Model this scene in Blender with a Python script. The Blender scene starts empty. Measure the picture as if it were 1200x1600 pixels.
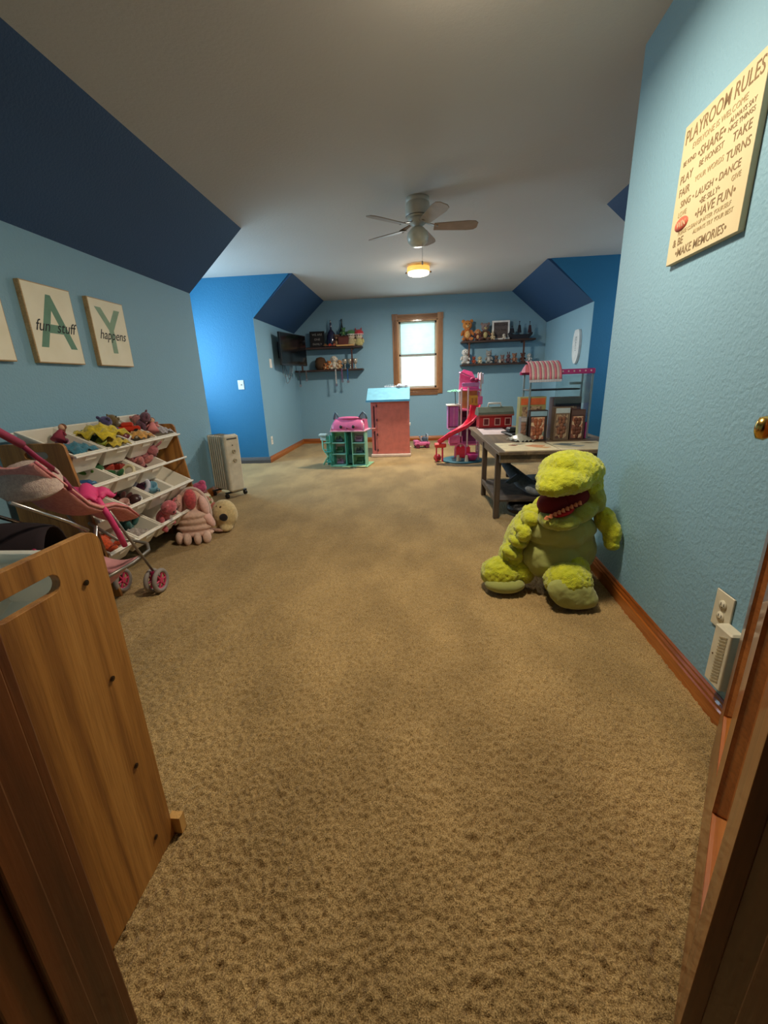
import bpy, math, random
import numpy as np
from mathutils import Matrix, Vector, Euler
random.seed(7); RNG = np.random.default_rng(7)
C = bpy.context.scene.collection
SC = bpy.context.scene
R = math.radians

# ------------------------------------------------------------------ camera
CAM_H = 1.075
def make_camera():
    yaw, pitch, roll = -.0805, -.3027, -.0362
    fw = Vector((math.sin(yaw)*math.cos(pitch), math.cos(yaw)*math.cos(pitch), math.sin(pitch)))
    rt = Vector((math.cos(yaw), -math.sin(yaw), 0)); up = rt.cross(fw)
    r1 = rt*math.cos(roll)+up*math.sin(roll); u1 = up*math.cos(roll)-rt*math.sin(roll)
    cd = bpy.data.cameras.new('camera'); co = bpy.data.objects.new('camera', cd); C.objects.link(co)
    m = Matrix((r1, u1, -fw)).transposed().to_4x4(); m.translation = (0, 0, CAM_H)
    co.matrix_world = m
    cd.sensor_fit = 'VERTICAL'; cd.sensor_height = 24; cd.sensor_width = 18
    cd.lens = 652.116/1600*24; cd.clip_start = .02
    SC.camera = co
make_camera()

# ------------------------------------------------------------------ world, lamps, exposure
w = bpy.data.worlds.new('world'); SC.world = w; w.use_nodes = True
wb = w.node_tree.nodes['Background']; wb.inputs[0].default_value = (.80, .95, 1, 1); wb.inputs[1].default_value = 2.0
def lamp(name, kind, loc, power, col, size=.2, size_y=None, direction=None, spread=None):
    l = bpy.data.lights.new(name, kind); l.energy = power; l.color = col
    if kind == 'AREA':
        l.size = size
        if size_y: l.shape = 'RECTANGLE'; l.size_y = size_y
        else: l.shape = 'DISK'
        if spread: l.spread = R(spread)
    else: l.shadow_soft_size = size
    o = bpy.data.objects.new(name, l); C.objects.link(o); o.location = loc
    if direction: o.rotation_euler = Vector(direction).to_track_quat('-Z', 'Y').to_euler()
    return o
WARM = (1, .86, .66)
lamp('ceiling_lamp_far', 'AREA', (.065, 5.9, 2.30), 62, (1, .90, .76), .26, direction=(0, 0, -1))
lamp('ceiling_lamp_near', 'AREA', (.15, 1.78, 2.30), 34, WARM, .24, direction=(0, 0, -1))
lamp('daylight_dormer_west', 'AREA', (-3.3, 5.1, 1.45), 46, (.52, .80, 1), .9, 1.1, direction=(1, 0, 0))
lamp('daylight_dormer_east', 'AREA', (3.3, 5.1, 1.45), 6, (.50, .76, 1), .9, 1.1, direction=(-1, 0, 0))
lamp('ceiling_lamp_far_glow', 'POINT', (.065, 5.9, 2.18), 4.5, (1, .90, .76), .10)
lamp('ceiling_lamp_near_glow', 'POINT', (.15, 1.78, 2.12), 3.0, WARM, .10)
lamp('daylight_back_window', 'AREA', (.06, 7.80, 1.5), 7, (.62, .84, 1), .62, 1.05, direction=(0, -1, 0))
vs = SC.view_settings; vs.view_transform = 'Standard'; vs.look = 'None'; vs.gamma = 1; vs.use_curve_mapping = False; vs.exposure = 0.1

# ------------------------------------------------------------------ materials
def lin(c):
    out = []
    for v in c[:3]:
        v = v/255; out.append(v/12.92 if v <= .04045 else ((v+.055)/1.055)**2.4)
    return (*out, 1)
MATS = {}
def mat(key, col, rough=.6, metal=0, noise=None, bump=None, trans=0, alpha=1, emit=0, sheen=0, coat=0, sss=0, ior=None):
    """noise=(scale, second colour, contrast)   bump=(scale, distance)"""
    if key in MATS: return MATS[key]
    m = bpy.data.materials.new(key); m.use_nodes = True; nt = m.node_tree; b = nt.nodes['Principled BSDF']
    b.inputs['Base Color'].default_value = lin(col); b.inputs['Roughness'].default_value = rough
    b.inputs['Metallic'].default_value = metal; b.inputs['Transmission Weight'].default_value = trans
    b.inputs['Alpha'].default_value = alpha; b.inputs['Sheen Weight'].default_value = sheen
    b.inputs['Coat Weight'].default_value = coat
    if ior: b.inputs['IOR'].default_value = ior
    if emit: b.inputs['Emission Color'].default_value = lin(col); b.inputs['Emission Strength'].default_value = emit
    tc = nt.nodes.new('ShaderNodeTexCoord')
    nz = noise or (14, tuple(int(v*.93) for v in col), .5)
    n = nt.nodes.new('ShaderNodeTexNoise'); n.inputs['Scale'].default_value = nz[0]; n.inputs['Detail'].default_value = 4
    nt.links.new(tc.outputs['Object'], n.inputs['Vector'])
    rp = nt.nodes.new('ShaderNodeValToRGB'); k = nz[2] if len(nz) > 2 else .5
    rp.color_ramp.elements[0].position = .5-k/2*.6; rp.color_ramp.elements[1].position = .5+k/2*.6
    rp.color_ramp.elements[0].color = lin(nz[1]); rp.color_ramp.elements[1].color = lin(col)
    nt.links.new(n.outputs['Fac'], rp.inputs['Fac']); nt.links.new(rp.outputs['Color'], b.inputs['Base Color'])
    if bump:
        n2 = nt.nodes.new('ShaderNodeTexNoise'); n2.inputs['Scale'].default_value = bump[0]; n2.inputs['Detail'].default_value = 3
        nt.links.new(tc.outputs['Object'], n2.inputs['Vector'])
        bp = nt.nodes.new('ShaderNodeBump'); bp.inputs['Distance'].default_value = bump[1]; bp.inputs['Strength'].default_value = .8
        nt.links.new(n2.outputs['Fac'], bp.inputs['Height']); nt.links.new(bp.outputs['Normal'], b.inputs['Normal'])
    MATS[key] = m; return m
def wood(key, c1, c2, c3, axis='Z', scale=9, rough=.42, coat=.15, stretch=.07):
    """three tones of grain running along one axis"""
    if key in MATS: return MATS[key]
    m = bpy.data.materials.new(key); m.use_nodes = True; nt = m.node_tree; b = nt.nodes['Principled BSDF']
    b.inputs['Roughness'].default_value = rough; b.inputs['Coat Weight'].default_value = coat
    tc = nt.nodes.new('ShaderNodeTexCoord'); mp = nt.nodes.new('ShaderNodeMapping')
    s = {'X': (stretch, 1, 1), 'Y': (1, stretch, 1), 'Z': (1, 1, stretch)}[axis]
    mp.inputs['Scale'].default_value = s; nt.links.new(tc.outputs['Object'], mp.inputs['Vector'])
    n = nt.nodes.new('ShaderNodeTexNoise'); n.inputs['Scale'].default_value = scale; n.inputs['Detail'].default_value = 5
    n.inputs['Distortion'].default_value = .8; nt.links.new(mp.outputs[0], n.inputs['Vector'])
    n2 = nt.nodes.new('ShaderNodeTexNoise'); n2.inputs['Scale'].default_value = scale*14; n2.inputs['Detail'].default_value = 3
    nt.links.new(mp.outputs[0], n2.inputs['Vector'])
    rp = nt.nodes.new('ShaderNodeValToRGB'); e = rp.color_ramp.elements
    e[0].position = .33; e[0].color = lin(c3); e[1].position = .66; e[1].color = lin(c1)
    k = e.new(.5); k.color = lin(c2)
    nt.links.new(n.outputs['Fac'], rp.inputs['Fac'])
    mx = nt.nodes.new('ShaderNodeMix'); mx.data_type = 'RGBA'; mx.blend_type = 'MULTIPLY'; mx.inputs[0].default_value = .45
    rp2 = nt.nodes.new('ShaderNodeValToRGB'); rp2.color_ramp.elements[0].position = .35; rp2.color_ramp.elements[0].color = (.55, .5, .45, 1)
    rp2.color_ramp.elements[1].position = .55
    nt.links.new(n2.outputs['Fac'], rp2.inputs['Fac'])
    nt.links.new(rp.outputs['Color'], mx.inputs[6]); nt.links.new(rp2.outputs['Color'], mx.inputs[7])
    nt.links.new(mx.outputs[2], b.inputs['Base Color'])
    bp = nt.nodes.new('ShaderNodeBump'); bp.inputs['Distance'].default_value = .0006
    nt.links.new(n2.outputs['Fac'], bp.inputs['Height']); nt.links.new(bp.outputs['Normal'], b.inputs['Normal'])
    MATS[key] = m; return m
def stripes(key, c1, c2, axis=0, freq=30, rough=.8):
    if key in MATS: return MATS[key]
    m = bpy.data.materials.new(key); m.use_nodes = True; nt = m.node_tree; b = nt.nodes['Principled BSDF']
    b.inputs['Roughness'].default_value = rough
    tc = nt.nodes.new('ShaderNodeTexCoord'); wv = nt.nodes.new('ShaderNodeTexWave'); wv.bands_direction = 'XYZ'[axis]
    wv.inputs['Scale'].default_value = freq; nt.links.new(tc.outputs['Object'], wv.inputs['Vector'])
    rp = nt.nodes.new('ShaderNodeValToRGB'); rp.color_ramp.interpolation = 'CONSTANT'
    rp.color_ramp.elements[0].color = lin(c1); rp.color_ramp.elements[1].position = .5; rp.color_ramp.elements[1].color = lin(c2)
    nt.links.new(wv.outputs['Color'], rp.inputs['Fac']); nt.links.new(rp.outputs['Color'], b.inputs['Base Color'])
    MATS[key] = m; return m
def patches(key, cols, scale=40, rough=.7):
    """small flat printed patches of several colours (voronoi)"""
    if key in MATS: return MATS[key]
    m = bpy.data.materials.new(key); m.use_nodes = True; nt = m.node_tree; b = nt.nodes['Principled BSDF']
    b.inputs['Roughness'].default_value = rough
    tc = nt.nodes.new('ShaderNodeTexCoord'); v = nt.nodes.new('ShaderNodeTexVoronoi'); v.inputs['Scale'].default_value = scale
    nt.links.new(tc.outputs['Object'], v.inputs['Vector'])
    sp = nt.nodes.new('ShaderNodeSeparateColor'); nt.links.new(v.outputs['Color'], sp.inputs[0])
    rp = nt.nodes.new('ShaderNodeValToRGB'); rp.color_ramp.interpolation = 'CONSTANT'; e = rp.color_ramp.elements
    e[0].color = lin(cols[0]); e[1].position = 1/len(cols); e[1].color = lin(cols[1])
    for i, c in enumerate(cols[2:], 2): k = e.new(i/len(cols)); k.color = lin(c)
    nt.links.new(sp.outputs[0], rp.inputs['Fac']); nt.links.new(rp.outputs['Color'], b.inputs['Base Color'])
    MATS[key] = m; return m
def flat(col, rough=.55, **k):
    return mat('paint_%02x%02x%02x_%d' % (*col, int(rough*100)), col, rough, **k)
def plushm(col, k=.72):
    return mat('plush_%02x%02x%02x' % col, col, .95, noise=(60, tuple(int(v*k) for v in col), .7), bump=(220, .004), sheen=.3)

# ------------------------------------------------------------------ mesh kit
class G:
    def __init__(s): s.v = []; s.f = []; s.sm = []
    def add(s, V, F, smooth=False, M=None):
        b = len(s.v)
        s.v += [tuple(M @ Vector(p)) for p in V] if M else [tuple(p) for p in V]
        s.f += [tuple(i+b for i in f) for f in F]; s.sm += [smooth]*len(F); return s
    def box(s, c, d, rot=None, top=None):
        x, y, z = d[0]/2, d[1]/2, d[2]/2; t = top or (1, 1)
        V = [(-x, -y, -z), (x, -y, -z), (x, y, -z), (-x, y, -z), (-x*t[0], -y*t[1], z), (x*t[0], -y*t[1], z), (x*t[0], y*t[1], z), (-x*t[0], y*t[1], z)]
        F = [(3, 2, 1, 0), (4, 5, 6, 7), (0, 1, 5, 4), (1, 2, 6, 5), (2, 3, 7, 6), (3, 0, 4, 7)]
        M = Matrix.Translation(c) @ (Euler(rot).to_matrix().to_4x4() if rot else Matrix())
        return s.add(V, F, False, M)
    def bb(s, x0, x1, y0, y1, z0, z1): return s.box(((x0+x1)/2, (y0+y1)/2, (z0+z1)/2), (x1-x0, y1-y0, z1-z0))
    def rbox(s, c, d, r=.01, rot=None):
        """box with chamfered vertical and horizontal edges (rounded look)"""
        x, y, z = d[0]/2, d[1]/2, d[2]/2; r = min(r, x*.9, y*.9, z*.9)
        rings = [(x-r, y-r, -z, r*.0), (x, y, -z+r, r), (x, y, z-r, r), (x-r, y-r, z, 0)]
        V = []; F = []
        for (a, b, h, q) in rings:
            rr = r*.9 if q else r*.5
            for sx, sy, o in ((1, 1, 0), (-1, 1, 1), (-1, -1, 2), (1, -1, 3)):
                for k in range(4):
                    an = math.pi/2*(o+k/3)
                    V.append(((a-rr)*sx+rr*math.cos(an), (b-rr)*sy+rr*math.sin(an), h))
        for i in range(3):
            for k in range(16): F.append((i*16+k, i*16+(k+1) % 16, (i+1)*16+(k+1) % 16, (i+1)*16+k))
        F.append(tuple(range(15, -1, -1))); F.append(tuple(range(48, 64)))
        M = Matrix.Translation(c) @ (Euler(rot).to_matrix().to_4x4() if rot else Matrix())
        return s.add(V, F, False, M)
    def cyl(s, a, b, r0, r1=None, n=16, smooth=True):
        a = Vector(a); b = Vector(b); r1 = r0 if r1 is None else r1
        q = (b-a).to_track_quat('Z', 'Y').to_matrix(); L = (b-a).length
        V = []; 
        for r, z in ((r0, 0), (r1, L)):
            for k in range(n): t = 2*math.pi*k/n; V.append(a+q @ Vector((r*math.cos(t), r*math.sin(t), z)))
        s.add(V, [(k, (k+1) % n, n+(k+1) % n, n+k) for k in range(n)], smooth)
        s.add(V, [tuple(range(n-1, -1, -1)), tuple(range(n, 2*n))], False); return s
    def ell(s, c, r, rot=None, n=18, m=11):
        if isinstance(r, (int, float)): r = (r, r, r)
        V = [(0, 0, r[2])]; F = []
        for i in range(1, m):
            ph = math.pi*i/m
            for k in range(n): t = 2*math.pi*k/n; V.append((r[0]*math.sin(ph)*math.cos(t), r[1]*math.sin(ph)*math.sin(t), r[2]*math.cos(ph)))
        V.append((0, 0, -r[2]))
        for k in range(n): F.append((0, 1+k, 1+(k+1) % n))
        for i in range(m-2):
            for k in range(n): F.append((1+i*n+k, 1+(i+1)*n+k, 1+(i+1)*n+(k+1) % n, 1+i*n+(k+1) % n))
        b = 1+(m-2)*n; e = len(V)-1
        for k in range(n): F.append((b+k, e, b+(k+1) % n))
        M = Matrix.Translation(c) @ (Euler(rot).to_matrix().to_4x4() if rot else Matrix())
        return s.add(V, F, True, M)
    def tube(s, P, r, n=8, closed=False):
        P = [Vector(p) for p in P]; N = len(P); V = []
        rr = r if isinstance(r, (list, tuple)) else [r]*N
        up = None
        for i, p in enumerate(P):
            if closed: t = P[(i+1) % N]-P[i-1]
            else: t = P[min(i+1, N-1)]-P[max(i-1, 0)]
            t.normalize()
            if up is None: up = Vector((0, 0, 1)) if abs(t.z) < .9 else Vector((1, 0, 0))
            a = up-t*up.dot(t); a.normalize(); up = a; b = t.cross(a)
            for k in range(n): an = 2*math.pi*k/n; V.append(p+(a*math.cos(an)+b*math.sin(an))*rr[i])
        F = []
        for i in range(N if closed else N-1):
            j = (i+1) % N
            for k in range(n): F.append((i*n+k, i*n+(k+1) % n, j*n+(k+1) % n, j*n+k))
        if not closed: F += [tuple(range(n-1, -1, -1)), tuple(range((N-1)*n, N*n))]
        return s.add(V, F, True)
    def lathe(s, prof, c=(0, 0, 0), n=24, rot=None):
        V = []; F = []
        for r, z in prof:
            for k in range(n): t = 2*math.pi*k/n; V.append((r*math.cos(t), r*math.sin(t), z))
        for i in range(len(prof)-1):
            for k in range(n): F.append((i*n+k, i*n+(k+1) % n, (i+1)*n+(k+1) % n, (i+1)*n+k))
        M = Matrix.Translation(c) @ (Euler(rot).to_matrix().to_4x4() if rot else Matrix())
        s.add(V, F, True, M)
        L = len(prof)-1
        return s.add([V[k] for k in range(n)]+[V[L*n+k] for k in range(n)], [tuple(range(n-1, -1, -1)), tuple(range(n, 2*n))], False, M)
    def prism(s, poly, a, b, axis='z', M=None):
        """extrude a 2-D polygon along an axis from a to b"""
        def P(p, h):
            return {'z': (p[0], p[1], h), 'y': (p[0], h, p[1]), 'x': (h, p[0], p[1])}[axis]
        n = len(poly); V = [P(p, a) for p in poly]+[P(p, b) for p in poly]
        F = [(k, (k+1) % n, n+(k+1) % n, n+k) for k in range(n)]+[tuple(range(n-1, -1, -1)), tuple(range(n, 2*n))]
        return s.add(V, F, False, M)
    def shell(s, V, n, m, th=.002):
        """grid surface n x m given thickness (front and back sheets)"""
        V = [Vector(p) for p in V]; F = [(i*m+j, i*m+j+1, (i+1)*m+j+1, (i+1)*m+j) for i in range(n-1) for j in range(m-1)]
        nr = [Vector((0, 0, 0)) for _ in V]
        for f in F:
            c = (V[f[1]]-V[f[0]]).cross(V[f[3]]-V[f[0]])
            for i in f: nr[i] += c
        B = [p-(q.normalized() if q.length > 1e-12 else Vector((0, 0, 1)))*th for p, q in zip(V, nr)]
        k = len(V); ed = [i for i in range(m)]+[i*m+m-1 for i in range(1, n)]+[(n-1)*m+j for j in range(m-2, -1, -1)]+[i*m for i in range(n-2, 0, -1)]
        F2 = F+[tuple(i+k for i in reversed(f)) for f in F]+[(ed[i], ed[i-1], ed[i-1]+k, ed[i]+k) for i in range(len(ed))]
        return s.add(V+B, F2, True)
def obj(name, g, m, parent=None, label=None, bevel=0, kind=None, loc=None, rot=None):
    me = bpy.data.meshes.new(name); me.from_pydata(g.v, [], g.f)
    me.polygons.foreach_set('use_smooth', g.sm); me.update()
    import bmesh
    bm = bmesh.new(); bm.from_mesh(me); bmesh.ops.recalc_face_normals(bm, faces=bm.faces); bm.to_mesh(me); bm.free()
    if m: me.materials.append(m)
    o = bpy.data.objects.new(name, me); C.objects.link(o); o.parent = parent
    if loc: o.location = loc
    if rot: o.rotation_euler = rot
    if label: o['label'] = label
    if kind: o['kind'] = kind
    if bevel:
        b = o.modifiers.new('bevel', 'BEVEL'); b.width = bevel; b.segments = 2; b.limit_method = 'ANGLE'; b.angle_limit = R(40)
    return o
def thing(name, label, cat, loc=(0, 0, 0), rz=0, group=None):
    o = bpy.data.objects.new(name, None); C.objects.link(o); o.location = loc
    o.rotation_euler = (0, 0, rz) if isinstance(rz, (int, float)) else rz
    o.empty_display_size = .05
    o['label'] = label; o['category'] = cat
    if group: o['group'] = group
    return o
def tag(o, label, cat, group=None):
    o['label'] = label; o['category'] = cat
    if group: o['group'] = group
    return o
def struct(name, g, m, bevel=0, parent=None, label=None):
    return obj(name, g, m, parent, label, bevel, kind='structure' if parent is None else None)
def text(name, body, size, m, parent, loc, rot, depth=.0006, shear=0, align='CENTER', sx=1, bold=0, label=None):
    cu = bpy.data.curves.new(name, 'FONT'); cu.body = body; cu.size = size; cu.extrude = depth; cu.shear = shear
    cu.align_x = align; cu.align_y = 'CENTER'; cu.offset = bold; cu.resolution_u = 3
    t = bpy.data.objects.new(name, cu); C.objects.link(t)
    me = bpy.data.meshes.new_from_object(t); bpy.data.objects.remove(t)
    me.materials.clear(); me.materials.append(m)
    o = bpy.data.objects.new(name, me); C.objects.link(o); o.parent = parent
    o.location = loc; o.rotation_euler = rot; o.scale = (sx, 1, 1)
    if label: o['label'] = label
    return o
def remesh(o, vox, smooth=4, disp=None):
    r = o.modifiers.new('remesh', 'REMESH'); r.mode = 'VOXEL'; r.voxel_size = vox; r.use_smooth_shade = True
    s = o.modifiers.new('smooth', 'SMOOTH'); s.iterations = smooth; s.factor = .6
    for (size, st) in disp or []:
        t = bpy.data.textures.new('fluff', 'CLOUDS'); t.noise_scale = size; t.noise_depth = 2
        d = o.modifiers.new('fluff', 'DISPLACE'); d.texture = t; d.strength = st; d.mid_level = .5

# ------------------------------------------------------------------ shared looks
LIGHT_BLUE = (132, 172, 192); DARK_BLUE = (44, 122, 164)
M_WALL = mat('light_blue_wall_paint', LIGHT_BLUE, .62, noise=(1.2, (128, 168, 188), .9), bump=(75, .0035))
M_NAVY = mat('dark_blue_wall_paint', DARK_BLUE, .6, noise=(1.5, (42, 118, 159), .9), bump=(75, .0030))
M_SLOPE = mat('shaded_slope_paint', (38, 74, 114), .6, noise=(1.5, (36, 71, 110), .9), bump=(75, .0030))  # same blue paint as the cheeks; the slopes' shade is put into this colour
M_CEIL = mat('ceiling_paint', (196, 192, 186), .8, noise=(1.3, (190, 186, 180), .9), bump=(60, .002))
OAK = lambda ax, k='': wood('golden_oak_trim_'+ax+k, (190, 112, 46), (168, 92, 34), (134, 68, 24), ax, 11, .35, .3)
PANEL = wood('shelf_side_wood', (190, 136, 68), (168, 114, 50), (128, 80, 32), 'Z', 16, .5, .1, .04)
DOORW = lambda ax: wood('stained_door_wood_'+ax, (150, 88, 36), (128, 70, 26), (100, 52, 20), ax, 9, .32, .35)
WHITE = mat('white_plastic', (240, 236, 226), .45)
CREAM = mat('cream_enamel', (230, 220, 198), .42)
BLACK = mat('black_plastic', (18, 18, 20), .45)
CHROME = mat('silver_tube', (190, 186, 184), .25, metal=.9)
DARKWOOD = wood('dark_brown_shelf_wood', (72, 46, 34), (58, 36, 28), (42, 26, 22), 'X', 12, .55, .05)

# ------------------------------------------------------------------ setting
XL, XR, XLS, XRS = -2.123, 2.243, -1.547, 1.639
ZK, HC, D1, D2, D3 = 1.938, 2.441, 4.271, 5.914, 7.877
YN = .39                                       # near wall, room side
XDL, XDR = -3.45, 3.45
def wall_right_x(y): return .941+.0555*(y-.881)

# carpet: one dense pile mesh, finer towards the doorway
def carpet():
    ys = [YN-1.9, .1]; y = .15
    while y < D3+.02: ys.append(y); y += .0036+.0040*max(0, y-.6)**1.25
    ys.append(D3+.05); ys = np.array(ys)
    n = 860; u = np.linspace(-1, 1, n); xs = np.sign(u)*(np.abs(u)*1.55+(np.abs(u)**4)*1.9)
    X, Y = np.meshgrid(xs, ys)
    def vnoise(x, y, s, seed):
        gx = x/s; gy = y/s; ix = np.floor(gx).astype(int); iy = np.floor(gy).astype(int); fx = gx-ix; fy = gy-iy
        tb = np.random.default_rng(seed).random((1024, 1024)); h = lambda a, b: tb[a % 1024, b % 1024]
        fx = fx*fx*(3-2*fx); fy = fy*fy*(3-2*fy)
        return (h(ix, iy)*(1-fx)+h(ix+1, iy)*fx)*(1-fy)+(h(ix, iy+1)*(1-fx)+h(ix+1, iy+1)*fx)*fy
    near = np.clip(1.3-(Y-.5)*.28, .35, 1)
    Z = .011*(vnoise(X+vnoise(X, Y, .02, 9)*.012, Y, .0072, 1)-.5)*near+.006*(vnoise(X, Y, .0125, 2)-.5)*near+RNG.uniform(-.0026, .0026, X.shape)*near
    Z = Z-.003
    N = X.size; m = X.shape[1]
    co = np.stack([X, Y, Z], -1).reshape(-1).astype(np.float32)
    i, j = np.meshgrid(np.arange(X.shape[0]-1), np.arange(m-1), indexing='ij')
    a = (i*m+j).ravel(); F = np.stack([a, a+1, a+m+1, a+m], 1)
    me = bpy.data.meshes.new('floor'); me.vertices.add(N); me.vertices.foreach_set('co', co)
    me.loops.add(F.size); me.loops.foreach_set('vertex_index', F.ravel())
    me.polygons.add(len(F)); me.polygons.foreach_set('loop_start', np.arange(len(F))*4)
    me.polygons.foreach_set('loop_total', np.full(len(F), 4)); me.update(calc_edges=True)
    me.polygons.foreach_set('use_smooth', np.ones(len(F), bool))
    m_ = bpy.data.materials.new('tan_pile_carpet'); m_.use_nodes = True; nt = m_.node_tree; b = nt.nodes['Principled BSDF']
    b.inputs['Roughness'].default_value = .97; b.inputs['Sheen Weight'].default_value = .15; b.inputs['Specular IOR Level'].default_value = .15
    tc = nt.nodes.new('ShaderNodeTexCoord')
    n1 = nt.nodes.new('ShaderNodeTexNoise'); n1.inputs['Scale'].default_value = 330; n1.inputs['Detail'].default_value = 4
    n2 = nt.nodes.new('ShaderNodeTexNoise'); n2.inputs['Scale'].default_value = 3.2; n2.inputs['Detail'].default_value = 3; n2.inputs['Roughness'].default_value = .55
    mp = nt.nodes.new('ShaderNodeMapping'); mp.inputs['Scale'].default_value = (1, .55, 1)
    nt.links.new(tc.outputs['Object'], n1.inputs['Vector']); nt.links.new(tc.outputs['Object'], mp.inputs[0]); nt.links.new(mp.outputs[0], n2.inputs['Vector'])
    r1 = nt.nodes.new('ShaderNodeValToRGB'); e = r1.color_ramp.elements
    e[0].position = .36; e[0].color = lin((128, 102, 62)); e[1].position = .64; e[1].color = lin((210, 178, 122))
    nt.links.new(n1.outputs['Fac'], r1.inputs['Fac'])
    r2 = nt.nodes.new('ShaderNodeValToRGB'); e = r2.color_ramp.elements     # brushed patches in the pile
    e[0].position = .38; e[0].color = (.66, .65, .63, 1); e[1].position = .62; e[1].color = (1, 1, 1, 1)
    nt.links.new(n2.outputs['Fac'], r2.inputs['Fac'])
    mx = nt.nodes.new('ShaderNodeMix'); mx.data_type = 'RGBA'; mx.blend_type = 'MULTIPLY'; mx.inputs[0].default_value = .8
    nt.links.new(r1.outputs[0], mx.inputs[6]); nt.links.new(r2.outputs[0], mx.inputs[7]); nt.links.new(mx.outputs[2], b.inputs['Base Color'])
    n3 = nt.nodes.new('ShaderNodeTexNoise'); n3.inputs['Scale'].default_value = 420; n3.inputs['Detail'].default_value = 2; nt.links.new(tc.outputs['Object'], n3.inputs['Vector'])
    bp = nt.nodes.new('ShaderNodeBump'); bp.inputs['Distance'].default_value = .004; bp.inputs['Strength'].default_value = .7
    nt.links.new(n3.outputs['Fac'], bp.inputs['Height']); nt.links.new(bp.outputs['Normal'], b.inputs['Normal'])
    me.materials.append(m_)
    o = bpy.data.objects.new('floor', me); C.objects.link(o); o['kind'] = 'structure'
    o['label'] = 'tan cut-pile carpet with brushed darker patches covering the whole room'
    return o
carpet()
T = .12
WY0, WY1, WZ0, WZ1 = 4.62, 5.58, .9, 2.05      # dormer window openings
struct('ceiling', G().bb(XDL-T, XDR+T, -1.7, D3+T, HC, HC+T), M_CEIL)
# left side: knee walls, slopes and dormer
struct('wall_left', G().bb(XL-T, XL, YN-.1, D1, -.02, ZK+.03), M_WALL, label='light blue wall under the near left slope')
struct('wall_left_far', G().bb(XL-T, XL, D2+.001, D3+T, -.02, ZK+.03), M_WALL, label='light blue knee wall left of the back window')
def slope(name, xk, xs, y0, y1, lab):
    sg = 1 if xs > xk else -1
    g = G().prism([(xk, ZK), (xs, HC), (xs, HC+.1), (xk-sg*.25, HC+.1), (xk-sg*.25, ZK)], y0, y1, 'y'); return struct(name, g, M_SLOPE, label=lab)
slope('wall_left_slope', XL, XLS, YN-.1, D1, 'deep blue sloping wall above the letter canvases')
slope('wall_left_far_slope', XL, XLS, D2+.011, D3+T, 'small deep blue slope left of the back window')
slope('wall_right_slope', XR, XRS, 2.30, D1, 'tip of deep blue slope seen past the right wall corner')
slope('wall_right_far_slope', XR, XRS, D2+.011, D3+T, 'small deep blue slope right of the back window')
struct('wall_dormer_left_near', G().bb(XDL, XL-.001, D1-T, D1, -.02, HC+.01), M_NAVY)
struct('wall_dormer_left_far', G().bb(XDL, XL-.004, D2, D2+T, -.02, HC+.01).prism([(XL-.01, ZK-.01), (XL-.01, HC+.01), (XLS-.03, HC+.01)], D2+.0005, D2+.01, 'y'), M_NAVY, label='bright blue cheek wall of the left dormer, with a switch')
def dormer_end(name, x0, x1):
    g = G().bb(x0, x1, D1-T, WY0, -.02, HC).bb(x0, x1, WY1, D2+T, -.02, HC).bb(x0, x1, WY0, WY1, -.02, WZ0).bb(x0, x1, WY0, WY1, WZ1, HC)
    return struct(name, g, M_NAVY)
dormer_end('wall_dormer_left_end', XDL-T, XDL)
dormer_end('wall_dormer_right_end', XDR, XDR+T)
# right side
struct('wall_dormer_right_near', G().bb(XR+.001, XDR, D1-T, D1, -.02, HC+.01), M_NAVY)
struct('wall_dormer_right_far', G().bb(XR+.004, XDR, D2, D2+T, -.02, HC+.01).prism([(XR+.01, ZK-.01), (XR+.01, HC+.01), (XRS+.03, HC+.01)], D2+.0005, D2+.01, 'y'), M_NAVY, label='dark blue cheek wall of the right dormer, with a switch')
struct('wall_right_far', G().bb(XR, XR+T, D2+.001, D3+T, -.02, ZK+.03), M_WALL, label='light blue knee wall right of the back window')
struct('wall_right_recess', G().bb(XR, XR+T, 2.30, D1, -.02, ZK+.03), M_WALL, label='light blue knee wall behind the near right wall')
xa, xb = wall_right_x(YN-.1), wall_right_x(2.43)
struct('wall_right', G().prism([(xa, YN-.1), (xb, 2.43), (XR+T, 2.43), (XR+T, 2.30), (xb+.13, 2.30), (xa+.13, YN-.1)], -.02, HC+.01, 'z'), M_WALL, label='light blue textured wall on the right with the rules sign')
# back wall with window opening
WX0, WX1, WB, WT = -.285, .41, .93, 2.075
g = G().bb(XDL, WX0, D3, D3+T, -.02, HC).bb(WX1, XDR, D3, D3+T, -.02, HC).bb(WX0, WX1, D3, D3+T, -.02, WB).bb(WX0, WX1, D3, D3+T, WT, HC)
struct('wall_back', g, M_WALL)
# near wall with the doorway; hall behind
OX0, OX1 = -.50, .405
DK = mat('dim_hall_paint', (60, 52, 46), .8)
g = G().bb(XL-T, OX0-.02, YN-.1, YN, -.02, HC).bb(OX1+.02, XR+T, YN-.1, YN, -.02, HC).bb(OX0-.02, OX1+.02, YN-.1, YN, 2.06, HC)
struct('wall_front', g, M_WALL)
g = G().bb(-1.1, -1.0, -1.6, YN-.1, -.02, HC).bb(1.0, 1.1, -1.6, YN-.1, -.02, HC).bb(-1.1, 1.1, -1.7, -1.6, -.02, HC)
struct('wall_hall', g, DK)
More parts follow.
